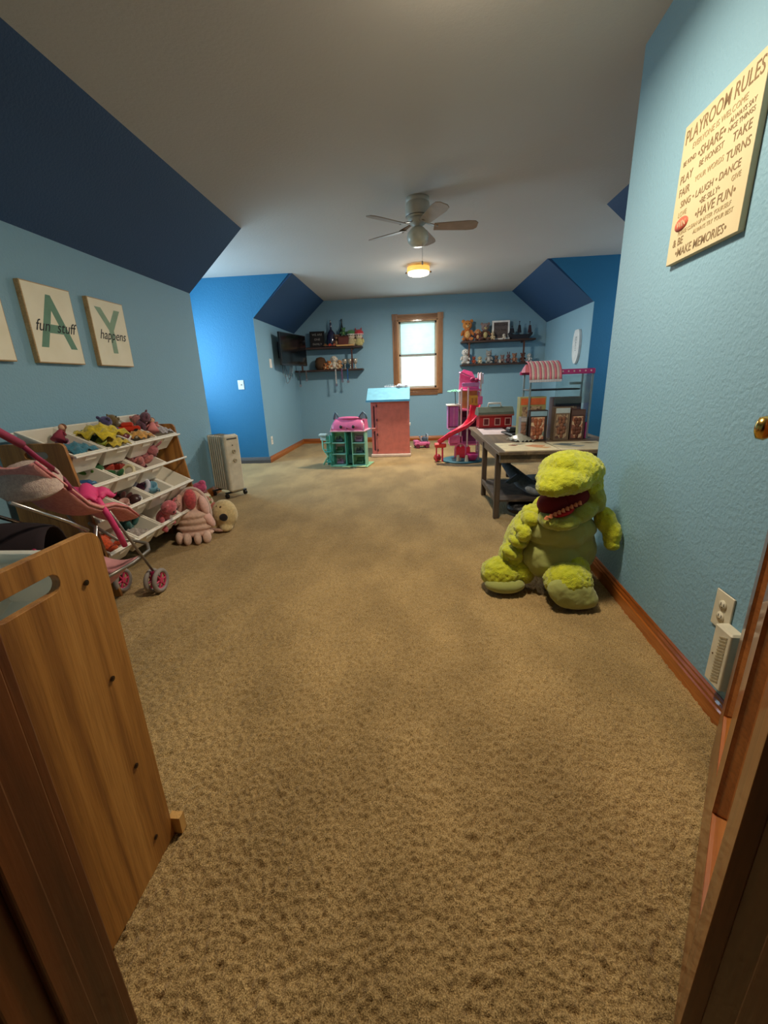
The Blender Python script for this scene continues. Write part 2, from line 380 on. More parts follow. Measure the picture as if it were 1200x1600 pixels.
# base boards: profile swept along a wall
def baseboard(name, p0, p1, nrm, m, label=None, h=.085):
    p0 = Vector((*p0, 0)); p1 = Vector((*p1, 0)); n = Vector((*nrm, 0)).normalized()
    prof = [(0, -.01), (.016, -.01), (.016, h*.55), (.012, h*.62), (.012, h*.74), (.007, h*.84), (.007, h*.93), (.003, h), (0, h)]
    V = []
    for p in (p0, p1):
        for a, z in prof: V.append(tuple(p+n*a+Vector((0, 0, z))))
    k = len(prof); F = [(i, (i+1) % k, k+(i+1) % k, k+i) for i in range(k)]+[tuple(range(k-1, -1, -1)), tuple(range(k, 2*k))]
    return struct(name, G().add(V, F), m, label=label)
baseboard('baseboard_right', (wall_right_x(YN), YN), (xb, 2.43), (-1, .0555), OAK('Y'), 'golden oak baseboard along the near right wall')
baseboard('baseboard_left', (XL, YN), (XL, D1), (1, 0), OAK('Y'))
baseboard('baseboard_left_far', (XL, D2), (XL, D3), (1, 0), OAK('Y'), 'golden oak baseboard along the far left knee wall')
baseboard('baseboard_dormer_left', (XDL, D2), (XL+.016, D2), (0, -1), mat('dusty_brown_trim', (92, 84, 80), .5), 'dull brown baseboard under the bright blue cheek wall')
baseboard('baseboard_dormer_right', (XDR, D2), (XR-.016, D2), (0, -1), MATS['dusty_brown_trim'])
baseboard('baseboard_back', (XL, D3), (XR, D3), (0, -1), OAK('X'), 'golden oak baseboard along the back wall')
baseboard('baseboard_right_far', (XR, D2), (XR, D3), (-1, 0), OAK('Y'))

# ------------------------------------------------------------------ back window
def back_window():
    w = bpy.data.objects.new('window_1', None); C.objects.link(w); w['kind'] = 'structure'; w.location = (.0625, D3, 1.5)
    w['label'] = 'double-hung window with golden oak casing in the back wall'
    ow = wood('weathered_oak_casing', (176, 128, 84), (150, 104, 66), (118, 80, 52), 'Z', 10, .4, .2)
    ox = wood('weathered_oak_casing_x', (176, 128, 84), (150, 104, 66), (118, 80, 52), 'X', 10, .4, .2)
    hw = .3475; hh = (WT-WB)/2; cz = (WT+WB)/2-1.5; c = .088
    for s in (-1, 1):
        g = G().bb(s*hw-.0 if s > 0 else -hw-c, hw+c if s > 0 else -hw, -.02, 0, cz-hh-c, cz+hh)
        for k in (.25, .5, .75): x = s*(hw+c*k); g.cyl((x, -.022, cz-hh-c+.01), (x, -.022, cz+hh-.01), .007, n=8)
        obj('casing', g, ow, w)
        obj('corner_block', G().bb(s*(hw+c/2)-c/2-.006, s*(hw+c/2)+c/2+.006, -.028, 0, cz+hh, cz+hh+c+.01).cyl((s*(hw+c/2), -.034, cz+hh+c/2), (s*(hw+c/2), -.02, cz+hh+c/2), .03, n=20), ow, w, bevel=.003)
    g = G().bb(-hw, hw, -.02, 0, cz+hh, cz+hh+c)
    for k in (.25, .5, .75): g.cyl((-hw, -.022, cz+hh+c*k), (hw, -.022, cz+hh+c*k), .007, n=8)
    obj('casing', g, ox, w)
    g = G().bb(-hw, hw, -.02, 0, cz-hh-c-.02, cz-hh-.012)
    for k in (.25, .5, .75): g.cyl((-hw, -.022, cz-hh-c*k-.015), (hw, -.022, cz-hh-c*k-.015), .007, n=8)
    obj('casing', g, ox, w)
    obj('window_sill', G().bb(-hw-.02, hw+.02, -.045, .1, cz-hh-.012, cz-hh+.014), ox, w, bevel=.004)
    jm = mat('pale_jamb', (216, 206, 190), .5)
    obj('jamb_lining', G().bb(-hw, -hw+.018, 0, .11, cz-hh, cz+hh).bb(hw-.018, hw, 0, .11, cz-hh, cz+hh).bb(-hw, hw, 0, .11, cz+hh-.018, cz+hh), wood('jamb_oak', (205, 160, 110), (190, 140, 92), (160, 110, 70), 'Z', 8), w)
    for nm, z0, z1, y in (('upper', cz-.02, cz+hh-.018, .085), ('lower', cz-hh+.014, cz+.02, .05)):
        x = hw-.018; t = .035
        f = obj('sash', G().bb(-x, -x+t, y-.015, y+.015, z0, z1).bb(x-t, x, y-.015, y+.015, z0, z1).bb(-x, x, y-.015, y+.015, z0, z0+t).bb(-x, x, y-.015, y+.015, z1-t, z1), jm, w, label=nm+' pale window sash', bevel=.003)
        obj('pane', G().bb(-x+t, x-t, y-.002, y+.002, z0+t, z1-t), mat('window_glass', (240, 255, 250), .02, trans=1, ior=1.02), f)
    # thin pleated shade drawn down over the upper sash
    g = G(); n = 26; V = []; z1 = cz+hh-.03; z0 = cz+.02
    for i in range(n):
        z = z1-(z1-z0)*i/(n-1); yy = .026+(.006 if i % 2 else 0)
        for x in (-.30, .30): V.append((x, yy, z))
    g.shell(V, n, 2, .0012)
    sm = bpy.data.materials.new('thin_shade_fabric'); sm.use_nodes = True; nt = sm.node_tree; nt.nodes.clear()
    out = nt.nodes.new('ShaderNodeOutputMaterial'); tl = nt.nodes.new('ShaderNodeBsdfTranslucent'); tp = nt.nodes.new('ShaderNodeBsdfTransparent'); mx = nt.nodes.new('ShaderNodeMixShader')
    tl.inputs[0].default_value = (.86, 1, .98, 1); tp.inputs[0].default_value = (.92, 1, .99, 1); mx.inputs[0].default_value = .35
    nt.links.new(tl.outputs[0], mx.inputs[2]); nt.links.new(tp.outputs[0], mx.inputs[1]); nt.links.new(mx.outputs[0], out.inputs[0])
    obj('shade', g, sm, w, label='thin pale aqua shade over upper sash')
    obj('shade_rail', G().bb(-.30, .30, .018, .036, z0-.02, z0), mat('grey_rail', (170, 180, 184), .5), w)
back_window()
def dormer_window(name, x, s):
    w = bpy.data.objects.new(name, None); C.objects.link(w); w['kind'] = 'structure'; w.location = (x, (WY0+WY1)/2, (WZ0+WZ1)/2)
    hy = (WY1-WY0)/2; hz = (WZ1-WZ0)/2
    obj('casing', G().bb(-.015 if s < 0 else 0, 0 if s < 0 else .015, -hy-.08, -hy, -hz-.08, hz+.08).bb(-.015 if s < 0 else 0, 0 if s < 0 else .015, hy, hy+.08, -hz-.08, hz+.08).bb(-.015 if s < 0 else 0, 0 if s < 0 else .015, -hy, hy, hz, hz+.08).bb(-.015 if s < 0 else 0, 0 if s < 0 else .015, -hy, hy, -hz-.08, -hz), OAK('Z'), w)
    xx = -s*.06
    f = obj('sash', G().bb(xx-.015, xx+.015, -hy, -hy+.04, -hz, hz).bb(xx-.015, xx+.015, hy-.04, hy, -hz, hz).bb(xx-.015, xx+.015, -hy+.04, hy-.04, -.02, .02).bb(xx-.015, xx+.015, -hy+.04, hy-.04, hz-.04, hz).bb(xx-.015, xx+.015, -hy+.04, hy-.04, -hz, -hz+.04), MATS['pale_jamb'], w)
    obj('pane', G().bb(xx-.002, xx+.002, -hy+.04, hy-.04, -hz+.04, hz-.04), MATS['window_glass'], f)
dormer_window('window_2', XDL, 1); dormer_window('window_3', XDR, -1)

# ------------------------------------------------------------------ doorway: jambs, casing and the open six-panel door
JW = wood('dark_stained_jamb', (112, 58, 22), (92, 44, 16), (64, 28, 12), 'Z', 8, .38, .25)
def jamb(name, x, s, label):
    g = G().bb(min(x, x-s*.02), max(x, x-s*.02), YN-.13, YN+.0, 0, 2.06).bb(min(x, x+s*.012), max(x, x+s*.012), YN-.085, YN-.05, 0, 2.05)
    g.bb(min(x-s*.005, x-s*.075), max(x-s*.005, x-s*.075), YN, YN+.017, 0, 2.1).bb(min(x-s*.02, x-s*.07), max(x-s*.02, x-s*.07), YN+.017, YN+.023, 0, 2.1)
    g.bb(min(x-s*.005, x-s*.075), max(x-s*.005, x-s*.075), YN-.147, YN-.13, 0, 2.1)
    return struct(name, g, JW, bevel=.003, label=label)
jamb('trim_1', OX0, 1, 'dark stained door jamb at the lower left edge'); jamb('trim_2', OX1, -1, 'dark stained door jamb at the lower right edge')
struct('trim_3', G().bb(OX0-.02, OX1+.02, YN-.13, YN, 2.04, 2.06).bb(OX0-.075, OX1+.075, YN, YN+.02, 2.05, 2.13), JW)
def room_door():
    d = bpy.data.objects.new('door_1', None); C.objects.link(d); d['kind'] = 'structure'
    d['label'] = 'stained wooden six-panel door standing open on the right'
    # local x runs from hinge to free edge, local -y... face towards the room is +y
    hx, hy = .391, .402; fx, fy = .852, 1.018
    a = math.atan2(fy-hy, fx-hx); Wd = math.hypot(fx-hx, fy-hy)
    d.location = (hx, hy, .012); d.rotation_euler = (0, 0, a)
    th = .035; H = 2.02; st = .105; mid = .10
    pw = (Wd-2*st-mid)/2
    MLD = wood('lit_panel_moulding', (186, 112, 50), (168, 94, 38), (140, 74, 28), 'X', 10, .3, .35)  # door wood lightened to stand in for lamplight caught on the bevels
    rails = [(0, .205), (.86, 1.0), (1.62, 1.72), (1.90, H)]
    wz, wx = DOORW('Z'), DOORW('X')
    obj('stile', G().bb(0, st, -th, 0, 0, H), wz, d, bevel=.001); obj('stile', G().bb(Wd-st, Wd, -th, 0, 0, H), wz, d, bevel=.001)
    obj('stile', G().bb(st+pw, st+pw+mid, -th, 0, .205, 1.9), wz, d, label='middle stile between the two panel columns')
    for z0, z1 in rails:
        obj('rail', G().bb(st, Wd-st, -th, 0, z0, z1) if (z0 == 0 or z1 == H) else G().bb(st, st+pw, -th, 0, z0, z1).bb(st+pw+mid, Wd-st, -th, 0, z0, z1), wx, d)
    for c0 in (st, st+pw+mid):
        for (z0, z1) in ((.205, .86), (1.0, 1.62), (1.72, 1.90)):
            # raised panel: bevelled moulding down to a recess
            dp = .022; bw = .026; x0, x1 = c0, c0+pw
            V = [(x0, -.001, z0), (x1, -.001, z0), (x1, -.001, z1), (x0, -.001, z1),
                 (x0+bw*.3, -dp*.85, z0+bw*.3), (x1-bw*.3, -dp*.85, z0+bw*.3), (x1-bw*.3, -dp*.85, z1-bw*.3), (x0+bw*.3, -dp*.85, z1-bw*.3),
                 (x0+bw, -dp, z0+bw), (x1-bw, -dp, z0+bw), (x1-bw, -dp, z1-bw), (x0+bw, -dp, z1-bw),
                 (x0, -th+.005, z0), (x1, -th+.005, z0), (x1, -th+.005, z1), (x0, -th+.005, z1)]
            F = [(8, 9, 10, 11), (12, 15, 14, 13)]
            for k in range(4): F.append((8+k, 12+k, 12+(k+1) % 4, 8+(k+1) % 4))
            pn = obj('panel', G().add(V, F), wz, d)
            for k in range(4):
                j = (k+1) % 4; Q = [V[k], V[j], V[8+j], V[8+k], V[4+k], V[4+j]]
                B_ = [(p[0], p[1]-.004, p[2]) for p in (V[k], V[j], V[8+j], V[8+k])]
                obj('moulding', G().add([V[k], V[j], V[4+j], V[4+k], V[8+j], V[8+k]]+B_, [(0, 1, 2, 3), (3, 2, 4, 5), (6, 9, 8, 7), (0, 6, 7, 1), (5, 4, 8, 9), (0, 3, 5, 9, 6), (1, 7, 8, 4, 2)]), MLD, pn)
    br = mat('polished_brass', (214, 176, 92), .22, metal=1)
    kb = obj('door_handle', G().lathe([(.0, 0), (.032, .001), (.034, .006), (.014, .010), (.011, .03), (.020, .036), (.0275, .048), (.024, .062), (.010, .067), (0, .068)], (Wd-.06, 0, .935), 20, rot=(R(-90), 0, 0)), br, d, label='polished brass round door knob')
    return d
room_door()

# ------------------------------------------------------------------ ceiling lights and fan
def flush_light(loc, label):
    t = thing('ceiling_light', label, 'ceiling light', loc)
    obj('canopy', G().lathe([(0, 0), (.075, 0), (.075, -.012), (.06, -.02), (0, -.02)], n=28), mat('aged_bronze', (90, 70, 48), .4, metal=.7), t)
    obj('shade_band', G().lathe([(.128, -.02), (.140, -.02), (.140, -.075), (.134, -.075), (.134, -.022), (.128, -.022)], n=40), mat('amber_glass_band', (255, 196, 96), .4, emit=.9), t, label='amber glowing upper band')
    obj('diffuser', G().lathe([(0, -.071), (.13, -.071), (.134, -.085), (.128, -.103), (.10, -.112), (0, -.115)], n=40), mat('glowing_diffuser', (255, 240, 208), .4, emit=3.2), t, label='bright white glass diffuser')
    for s in (-1, 1):
        obj('finial', G().ell((s*.152, 0, -.078), .011, n=10, m=6).cyl((s*.135, 0, -.078), (s*.15, 0, -.078), .004, n=8), MATS['aged_bronze'], t)
    return t
flush_light((.065, 5.9, HC), 'lit flush drum ceiling light beyond the fan')
flush_light((.15, 1.78, HC), 'lit flush ceiling light above the near carpet, out of the picture')
def fan():
    t = thing('ceiling_fan', 'white hugger ceiling fan with round glass globe', 'ceiling fan', (.04, 3.88, HC), R(6))
    fm = mat('ivory_fan_enamel', (196, 190, 174), .45)
    obj('canopy', G().lathe([(0, 0), (.092, 0), (.092, -.025), (.088, -.03), (.088, -.032), (.094, -.036), (.098, -.06), (.098, -.115), (.088, -.135), (0, -.135)], n=32), fm, t)
    obj('vent_ring', G().lathe([(.0, -.12), (.0935, -.12), (.0935, -.128), (0, -.128)], n=32), BLACK, t)
    obj('motor_hub', G().lathe([(0, -.13), (.07, -.13), (.074, -.15), (.062, -.175), (.035, -.19), (.035, -.205), (0, -.205)], n=28), fm, t)
    gl = obj('globe', G().lathe([(0, -.2), (.045, -.2), (.056, -.21), (.080, -.235), (.088, -.27), (.078, -.305), (.05, -.328), (0, -.336)], n=32), mat('frosted_globe_glass', (205, 203, 186), .35), t, label='unlit frosted glass globe')
    for k in range(5):
        a = R(-2+72*k)
        M = Matrix.Rotation(a, 4, 'Z')
        ar = G(); ar.add(*(lambda: ([(.06, -.012, -.165), (.06, .012, -.165), (.16, .028, -.195), (.16, -.028, -.195), (.06, -.012, -.170), (.06, .012, -.170), (.16, .028, -.200), (.16, -.028, -.200)], [(0, 1, 2, 3), (7, 6, 5, 4), (0, 4, 5, 1), (1, 5, 6, 2), (2, 6, 7, 3), (3, 7, 4, 0)]))(), False, M)
        arm = obj('blade_arm', ar, mat('bronze_arm', (120, 104, 80), .4, metal=.6), t)
        Pp = [(.13, -.045), (.40, -.062), (.455, -.055), (.478, -.03), (.478, .03), (.455, .055), (.40, .062), (.13, .045)]
        Mb = M @ Matrix.Translation((0, 0, -.197)) @ Matrix.Rotation(R(-13), 4, 'X')
        obj('blade', G().prism(Pp, -.003, .003, 'z', Mb), mat('taupe_fan_blade', (158, 140, 122), .5), t, bevel=.0015)
    ch = G()
    for i in range(22): ch.ell((.03, -.05, -.30-i*.007), .0028, n=6, m=4)
    obj('pull_chain', ch.lathe([(0, 0), (.006, .004), (.007, .02), (.003, .03), (0, .03)], (.03, -.05, -.478), 10), mat('steel_chain', (170, 165, 155), .3, metal=.8), t)
fan()

# ------------------------------------------------------------------ wall things
def wall_plate(name, label, cat, p, n, wd=.072, h=.115, kind='outlet', m=WHITE, group=None):
    """plate on a wall: local +y out of the wall"""
    a = math.atan2(n[1], n[0])-math.pi/2
    t = thing(name, label, cat, p, a, group)
    obj('plate', G().rbox((0, .003, 0), (wd, .006, h), .003), m, t)
    if kind == 'outlet':
        for z in (-.02, .02):
            s = obj('socket', G().lathe([(0, 0), (.0165, 0), (.0165, .003), (0, .003)], (0, .006, z), 20, rot=(R(-90), 0, 0)), m, t)
            obj('slot', G().bb(-.0075, -.0055, .0085, .0097, z-.001, z+.008).bb(.0055, .0075, .0085, .0097, z-.001, z+.008).ell((0, .009, z-.007), (.0022, .001, .0022), n=8, m=4), BLACK, s)
    if kind == 'switch':
        for x in ((-.014, .014) if wd > .09 else (0,)):
            obj('toggle', G().box((x, .011, .003), (.010, .012, .022), (R(20), 0, 0)), m, t, bevel=.001)
    return t
IV = mat('ivory_plastic', (226, 218, 192), .4)
nr = Vector((-1, .0555, 0)).normalized()
def onwall(y, z): return (wall_right_x(y), y, z)
wall_plate('wall_outlet', 'ivory wall outlet above the plug-in unit on the near right wall', 'outlet', onwall(1.228, .350), nr, .082, .125, m=IV)
t = thing('plug_in_unit', 'ivory slotted plug-in air unit beside the right baseboard', 'air freshener', onwall(1.155, .232), math.atan2(nr.y, nr.x)-math.pi/2)
obj('housing', G().rbox((0, .020, 0), (.075, .04, .20), .006), IV, t)
g = G()
for i in range(15): g.box((-.008, .0405, -.078+i*.0108), (.034, .003, .0045), (0, R(24), 0))
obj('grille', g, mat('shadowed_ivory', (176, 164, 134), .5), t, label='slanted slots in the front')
obj('lamp_dot', G().ell((.022, .0405, .0), (.003, .002, .003), n=8, m=5), mat('brown_dot', (120, 88, 50), .5), t)
wall_plate('light_switch', 'white double light switch on the bright blue cheek wall', 'light switch', (-2.405, D2, 1.10), (0, -1, 0), .085, .125, 'switch')
wall_plate('light_switch', 'pale light switch on the dark blue cheek wall at right', 'light switch', (2.60, D2, 1.30), (0, -1, 0), .085, .12, 'switch')
wall_plate('wall_outlet', 'white outlet low on the far left knee wall', 'outlet', (XL, 6.10, .30), (1, 0, 0), .075, .12, m=WHITE)
wall_plate('wall_plate', 'white blank plate below the television on the knee wall', 'wall plate', (XL, 6.42, 1.39), (1, 0, 0), .10, .125, 'blank')

# letter canvases on the left wall
CANV = mat('cream_canvas', (246, 238, 214), .8, noise=(9, (238, 229, 202), .8), bump=(400, .0006))
SAGE = mat('sage_letter_paint', (112, 152, 130), .8)
INK = mat('black_ink', (30, 32, 34), .7)
def canvas(letter, script, y, label, ly=(0, 0), lsage=SAGE):
    t = thing('letter_canvas', label, 'canvas print', (XL, y, 1.455), 0, 'letter canvases spelling play')
    obj('frame', G().bb(0, .030, -.172, .172, -.212, .212), wood('pale_canvas_frame', (206, 176, 128), (196, 164, 116), (180, 146, 98), 'Y', 10, .6, 0), t, label='pale wooden edge', bevel=.002)
    obj('canvas_face', G().bb(.022, .0315, -.166, .166, -.206, .206), CANV, t)
    rt = (R(90), 0, R(90))
    text('letter', letter, .40, lsage, t, (.0319, ly[0], ly[1]), rt, .0004, sx=.92, bold=.006)
    wd = script.split()
    for i, w_ in enumerate(wd):
        text('script_text', w_, .088, INK, t, (.0326, 0 if len(wd) == 1 else (-.095, .07)[i], -.012), rt, .0004, shear=.45, sx=.9, label='black handwriting reading '+w_)
    return t
canvas('L', 'the', 2.035, 'cream canvas cut off by the left picture edge')
canvas('A', 'fun stuff', 2.515, 'cream canvas with big sage letter A and black script')
canvas('Y', 'happens', 3.00, 'cream canvas with big sage letter Y and black script', lsage=mat('pale_sage_paint', (150, 176, 150), .8))

# playroom rules sign on the right wall
def rules_sign():
    y0, y1, z0, z1 = 1.492, 1.905, 1.462, 1.903
    cy = (y0+y1)/2; th = .019
    t = thing('rules_sign', 'cream wooden sign with playroom rules in brown lettering on the right wall', 'sign', (wall_right_x(cy), cy, (z0+z1)/2), math.atan2(nr.y, nr.x))
    # local +x out of wall, local +y -> points to world -y
    w = (y1-y0)/2; h = (z1-z0)/2
    obj('board', G().rbox((th/2, 0, 0), (th, 2*w, 2*h), .002), mat('cream_sign_paint', (212, 196, 156), .6, noise=(6, (206, 189, 148), .8)), t)
    BR = mat('brown_lettering', (134, 108, 72), .7); LB = mat('pale_brown_lettering', (172, 150, 108), .7); RD = mat('red_label_paint', (214, 96, 72), .7)
    rt = (R(90), 0, R(90))
    def ln(s, z, size, y=0, m=BR, sx=1, b=0): text('lettering', s, size, m, t, (th+.0006, y, z), rt, .0003, sx=sx*.97, bold=b*.3)
    ln('PLAYROOM RULES', .178, .060, sx=.80, b=.0006)
    ln('EVERYONE IS WELCOME', .135, .026, m=LB)
    ln('BE KIND', .098, .022, -.145); ln('•SHARE•', .094, .042, -.02, b=.0008); ln('ALWAYS SAY', .108, .020, .125); ln('NICE THINGS', .086, .020, .125)
    ln('PLAY', .050, .036, -.15, b=.0005); ln('BE HONEST', .058, .026, -.01); ln('TAKE', .052, .036, .14, b=.0005)
    ln('FAIR', .008, .036, -.15, b=.0005); ln('YOUR WORDS', .018, .024, -.01, m=LB); ln('TURNS', .010, .036, .135, b=.0005)
    ln('SING • LAUGH • DANCE', -.032, .031, b=.0004)
    ln('LOVE', -.064, .024, -.14, m=LB); ln('•BE SILLY•', -.064, .026, .02); ln('GIVE', -.062, .022, .15, m=LB)
    obj('red_oval', G().lathe([(0, 0), (.030, 0), (.030, .0012), (0, .0012)], (0, 0, 0), 28), RD, t, loc=(th, -.135, -.098), rot=(0, R(90), 0)).scale = (.75, 1.45, 1)
    text('lettering', 'WIN', .028, MATS['cream_sign_paint'], t, (th+.0022, -.135, -.098), rt, .0002)
    ln('•HAVE FUN•', -.098, .040, .055, b=.0008)
    ln('PLEASE CLEAN UP AFTER YOURSELF', -.128, .019, m=LB, sx=1)
    ln('& BE', -.155, .036, -.14, b=.0008); ln('ALWAYS TRY YOUR BEST', -.150, .019, .06, m=LB)
    ln('•MAKE MEMORIES•', -.192, .040, sx=.92, b=.0006)
rules_sign()

# shield-shaped board on the far right knee wall
t = thing('surfboard_sign', 'small pale pointed surfboard sign on the far right knee wall', 'sign', (XR, 6.32, 1.46))
pts = []
for i in range(28):
    a = 2*math.pi*i/28; s = math.sin(a); z = .24*(s if s > 0 else -abs(s)**.9); wdt = .125*(math.cos(a)) ; pts.append((wdt, z if z < 0 else min(z, .2)))
obj('board', G().prism(pts, -.035, -.002, 'x'), mat('pale_blue_board', (208, 218, 222), .5), t, bevel=.003)
text('lettering', 'BEACH', .06, mat('grey_board_letters', (110, 130, 144), .6), t, (-.0358, 0, .02), (R(90), R(90), R(-90)), .0003)

# ------------------------------------------------------------------ television
def tv():
    t = thing('television', 'black wall-mounted television on an arm beside the left shelves', 'television', (XL, 6.95, 1.60))
    t2 = Matrix.Rotation(R(-14), 4, 'Z')
    def PM(c, d):  # boxes turned with the screen
        M = Matrix.Translation((.22, -.02, 0)) @ t2
        g = G(); x, y, z = d[0]/2, d[1]/2, d[2]/2
        V = [(c[0]+a*x, c[1]+b*y, c[2]+e*z) for a in (-1, 1) for b in (-1, 1) for e in (-1, 1)]
        return g.add(V, [(0, 1, 3, 2), (4, 6, 7, 5), (0, 4, 5, 1), (2, 3, 7, 6), (0, 2, 6, 4), (1, 5, 7, 3)], False, M)
    obj('housing', PM((0, 0, 0), (.035, .80, .47)), mat('television_black', (14, 12, 14), .35), t, bevel=.004)
    obj('screen', PM((.0185, 0, .005), (.003, .77, .435)), mat('television_screen', (8, 9, 11), .12), t)
    obj('rear_cover', PM((-.035, 0, -.03), (.04, .46, .30)), BLACK, t, bevel=.01)
    obj('mount_arm', G().bb(0, .02, -.1, .1, -.12, .12).box((.09, -.06, 0), (.17, .03, .05), (0, 0, R(-20))).box((.09, .04, 0), (.17, .03, .05), (0, 0, R(-20))), mat('dark_steel', (50, 48, 50), .4, metal=.8), t)
    cb = G()
    for k, (a, b, c) in enumerate(((-.1, .20, .16), (-.04, .30, .2), (.05, .24, .12))):
        P = [(.17, a, -.2)]+[(.17-.14*i/8, a+.06*math.sin(i*.9+k), -.2-b*math.sin(math.pi*i/8)**.8) for i in range(1, 9)]
        cb.tube(P, .005, 6)
    obj('cable', cb, mat('grey_cable', (120, 128, 134), .5), t, label='loose cables hanging below the screen')
tv()

# ------------------------------------------------------------------ wall shelves on the back wall
def wall_shelf(x0, x1, label, zs=(1.31, 1.68)):
    cx = (x0+x1)/2; hw = (x1-x0)/2
    t = thing('wall_shelf', label, 'wall shelf', (cx, D3, zs[0]), 0)
    dz = zs[1]-zs[0]
    obj('shelf_board', G().bb(-hw, hw, -.24, 0, -.028, 0), DARKWOOD, t, bevel=.002, label='lower dark board')
    obj('shelf_board', G().bb(-hw, hw, -.24, 0, dz-.028, dz), DARKWOOD, t, bevel=.002, label='upper dark board')
    bw = wood('bracket_wood', (110, 64, 40), (88, 50, 32), (60, 34, 24), 'Z', 10)
    for x in (-hw+.13, hw-.18):
        obj('bracket', G().bb(x-.012, x+.012, -.215, -.185, 0, dz-.028).bb(x-.012, x+.012, -.2, 0, dz-.05, dz-.028).ell((x, -.208, dz-.055), (.016, .016, .02), n=10, m=6), bw, t)
    return t
wall_shelf(-2.10, -.90, 'dark brown two-board wall shelf left of the back window')
wall_shelf(.80, 2.02, 'dark brown two-board wall shelf right of the back window')
ZU, ZL = 1.681, 1.311; YS = D3-.125

def plush(name, label, cat, loc, h, body, head=None, belly=None, ears='round', rz=0, group=None, eye=True, earcol=None, sit=True, stretch=1):
    """seated soft toy: body with limbs, head, ears, belly, eyes, snout; faces -y"""
    head = head or body; t = thing(name, label, cat, loc, rz, group)
    k = h; g = G()
    g.ell((0, 0, .30*k), (.20*k*stretch, .17*k, .29*k))
    for s in (-1, 1):
        g.ell((s*.17*k, -.20*k, .085*k), (.09*k, .17*k, .085*k), (0, 0, s*.35))
        g.ell((s*.23*k*stretch, -.07*k, .36*k), (.07*k, .08*k, .17*k), (R(-30), s*R(-25), 0))
    o = obj('body', g, plushm(body), t)
    hd = obj('head', G().ell((0, -.02*k, .70*k), (.225*k, .20*k, .215*k)), plushm(head), t)
    ec = plushm(earcol or head)
    for s in (-1, 1):
        if ears == 'round': obj('ear', G().ell((s*.19*k, 0, .87*k), (.08*k, .04*k, .08*k)), ec, hd)
        elif ears == 'long': obj('ear', G().ell((s*.10*k, 0, 1.02*k), (.05*k, .03*k, .17*k), (0, s*R(10), 0)), ec, hd)
        elif ears == 'flop': obj('ear', G().ell((s*.23*k, -.02*k, .68*k), (.045*k, .07*k, .13*k), (0, s*R(-15), 0)), ec, hd)
        elif ears == 'point': obj('ear', G().cyl((s*.14*k, 0, .84*k), (s*.18*k, 0, 1.02*k), .07*k, .01*k, n=10), ec, hd)
        if eye: obj('eye', G().ell((s*.075*k, -.205*k, .74*k), .026*k, n=8, m=6), BLACK, hd)
    obj('snout', G().ell((0, -.20*k, .64*k), (.085*k, .06*k, .065*k), n=12, m=8), plushm(belly or head), hd)
    obj('nose', G().ell((0, -.258*k, .66*k), (.025*k, .015*k, .02*k), n=8, m=5), BLACK, hd)
    if belly: obj('belly', G().ell((0, -.07*k, .29*k), (.14*k, .12*k, .2*k)), plushm(belly), t)
    return t
def vase(name, label, cat, loc, prof, m, n=20, neck=None):
    t = thing(name, label, cat, loc)
    obj('vessel', G().lathe(prof, n=n), m, t)
    if neck: obj('stopper', G().lathe(neck, n=12), CHROME, t)
    return t
def cap_toy(label, loc, capcol, body, spot=(236, 232, 224), s=1, group=None):
    """round-headed garden figure: plain cap with rolled brim, face, stubby body"""
    t = thing('toy_figure', label, 'toy figure', loc, 0, group)
    obj('body', G().lathe([(0, 0), (.045*s, 0), (.055*s, .03*s), (.045*s, .085*s), (.02*s, .10*s), (0, .10*s)]).ell((-.055*s, -.01*s, .06*s), (.018*s, .018*s, .032*s)).ell((.055*s, -.01*s, .06*s), (.018*s, .018*s, .032*s)), plushm(body), t)
    hd = obj('head', G().ell((0, 0, .125*s), (.05*s, .048*s, .042*s)), plushm((226, 206, 180)), t)
    obj('cap', G().lathe([(0, .21*s), (.03*s, .205*s), (.06*s, .185*s), (.068*s, .155*s), (.05*s, .14*s), (0, .14*s)]), plushm(capcol), t)
    obj('cap_brim', G().tube([(.058*s*math.cos(R(a)), .056*s*math.sin(R(a)), .148*s) for a in range(0, 360, 20)], .010*s, 8, True), plushm(spot), t, label='pale rolled cap brim')
    for q in (-1, 1): obj('eye', G().ell((q*.015*s, -.047*s, .13*s), (.005*s, .003*s, .009*s), n=6, m=5), BLACK, hd)
    return t
def framed_board(label, loc, w, h, fm, inner, words, ink, rz=0, lean=-8):
    t = thing('message_board', label, 'sign', loc, (R(lean), 0, rz)); b = .016 if fm is BLACK else .028
    obj('frame', G().bb(-w/2, w/2, -.008, .01, 0, b).bb(-w/2, w/2, -.008, .01, h-b, h).bb(-w/2, -w/2+b, -.008, .01, b, h-b).bb(w/2-b, w/2, -.008, .01, b, h-b), fm, t, bevel=.001)
    obj('panel', G().bb(-w/2+b, w/2-b, -.002, .006, b, h-b), inner, t)
    n = len(words)
    for i, s in enumerate(words):
        text('lettering', s, min(h/n*.75, .05), ink, t, (0, -.0026, h-b-(h-2*b)*(i+.5)/n), (R(90), 0, 0), .0003)
    return t
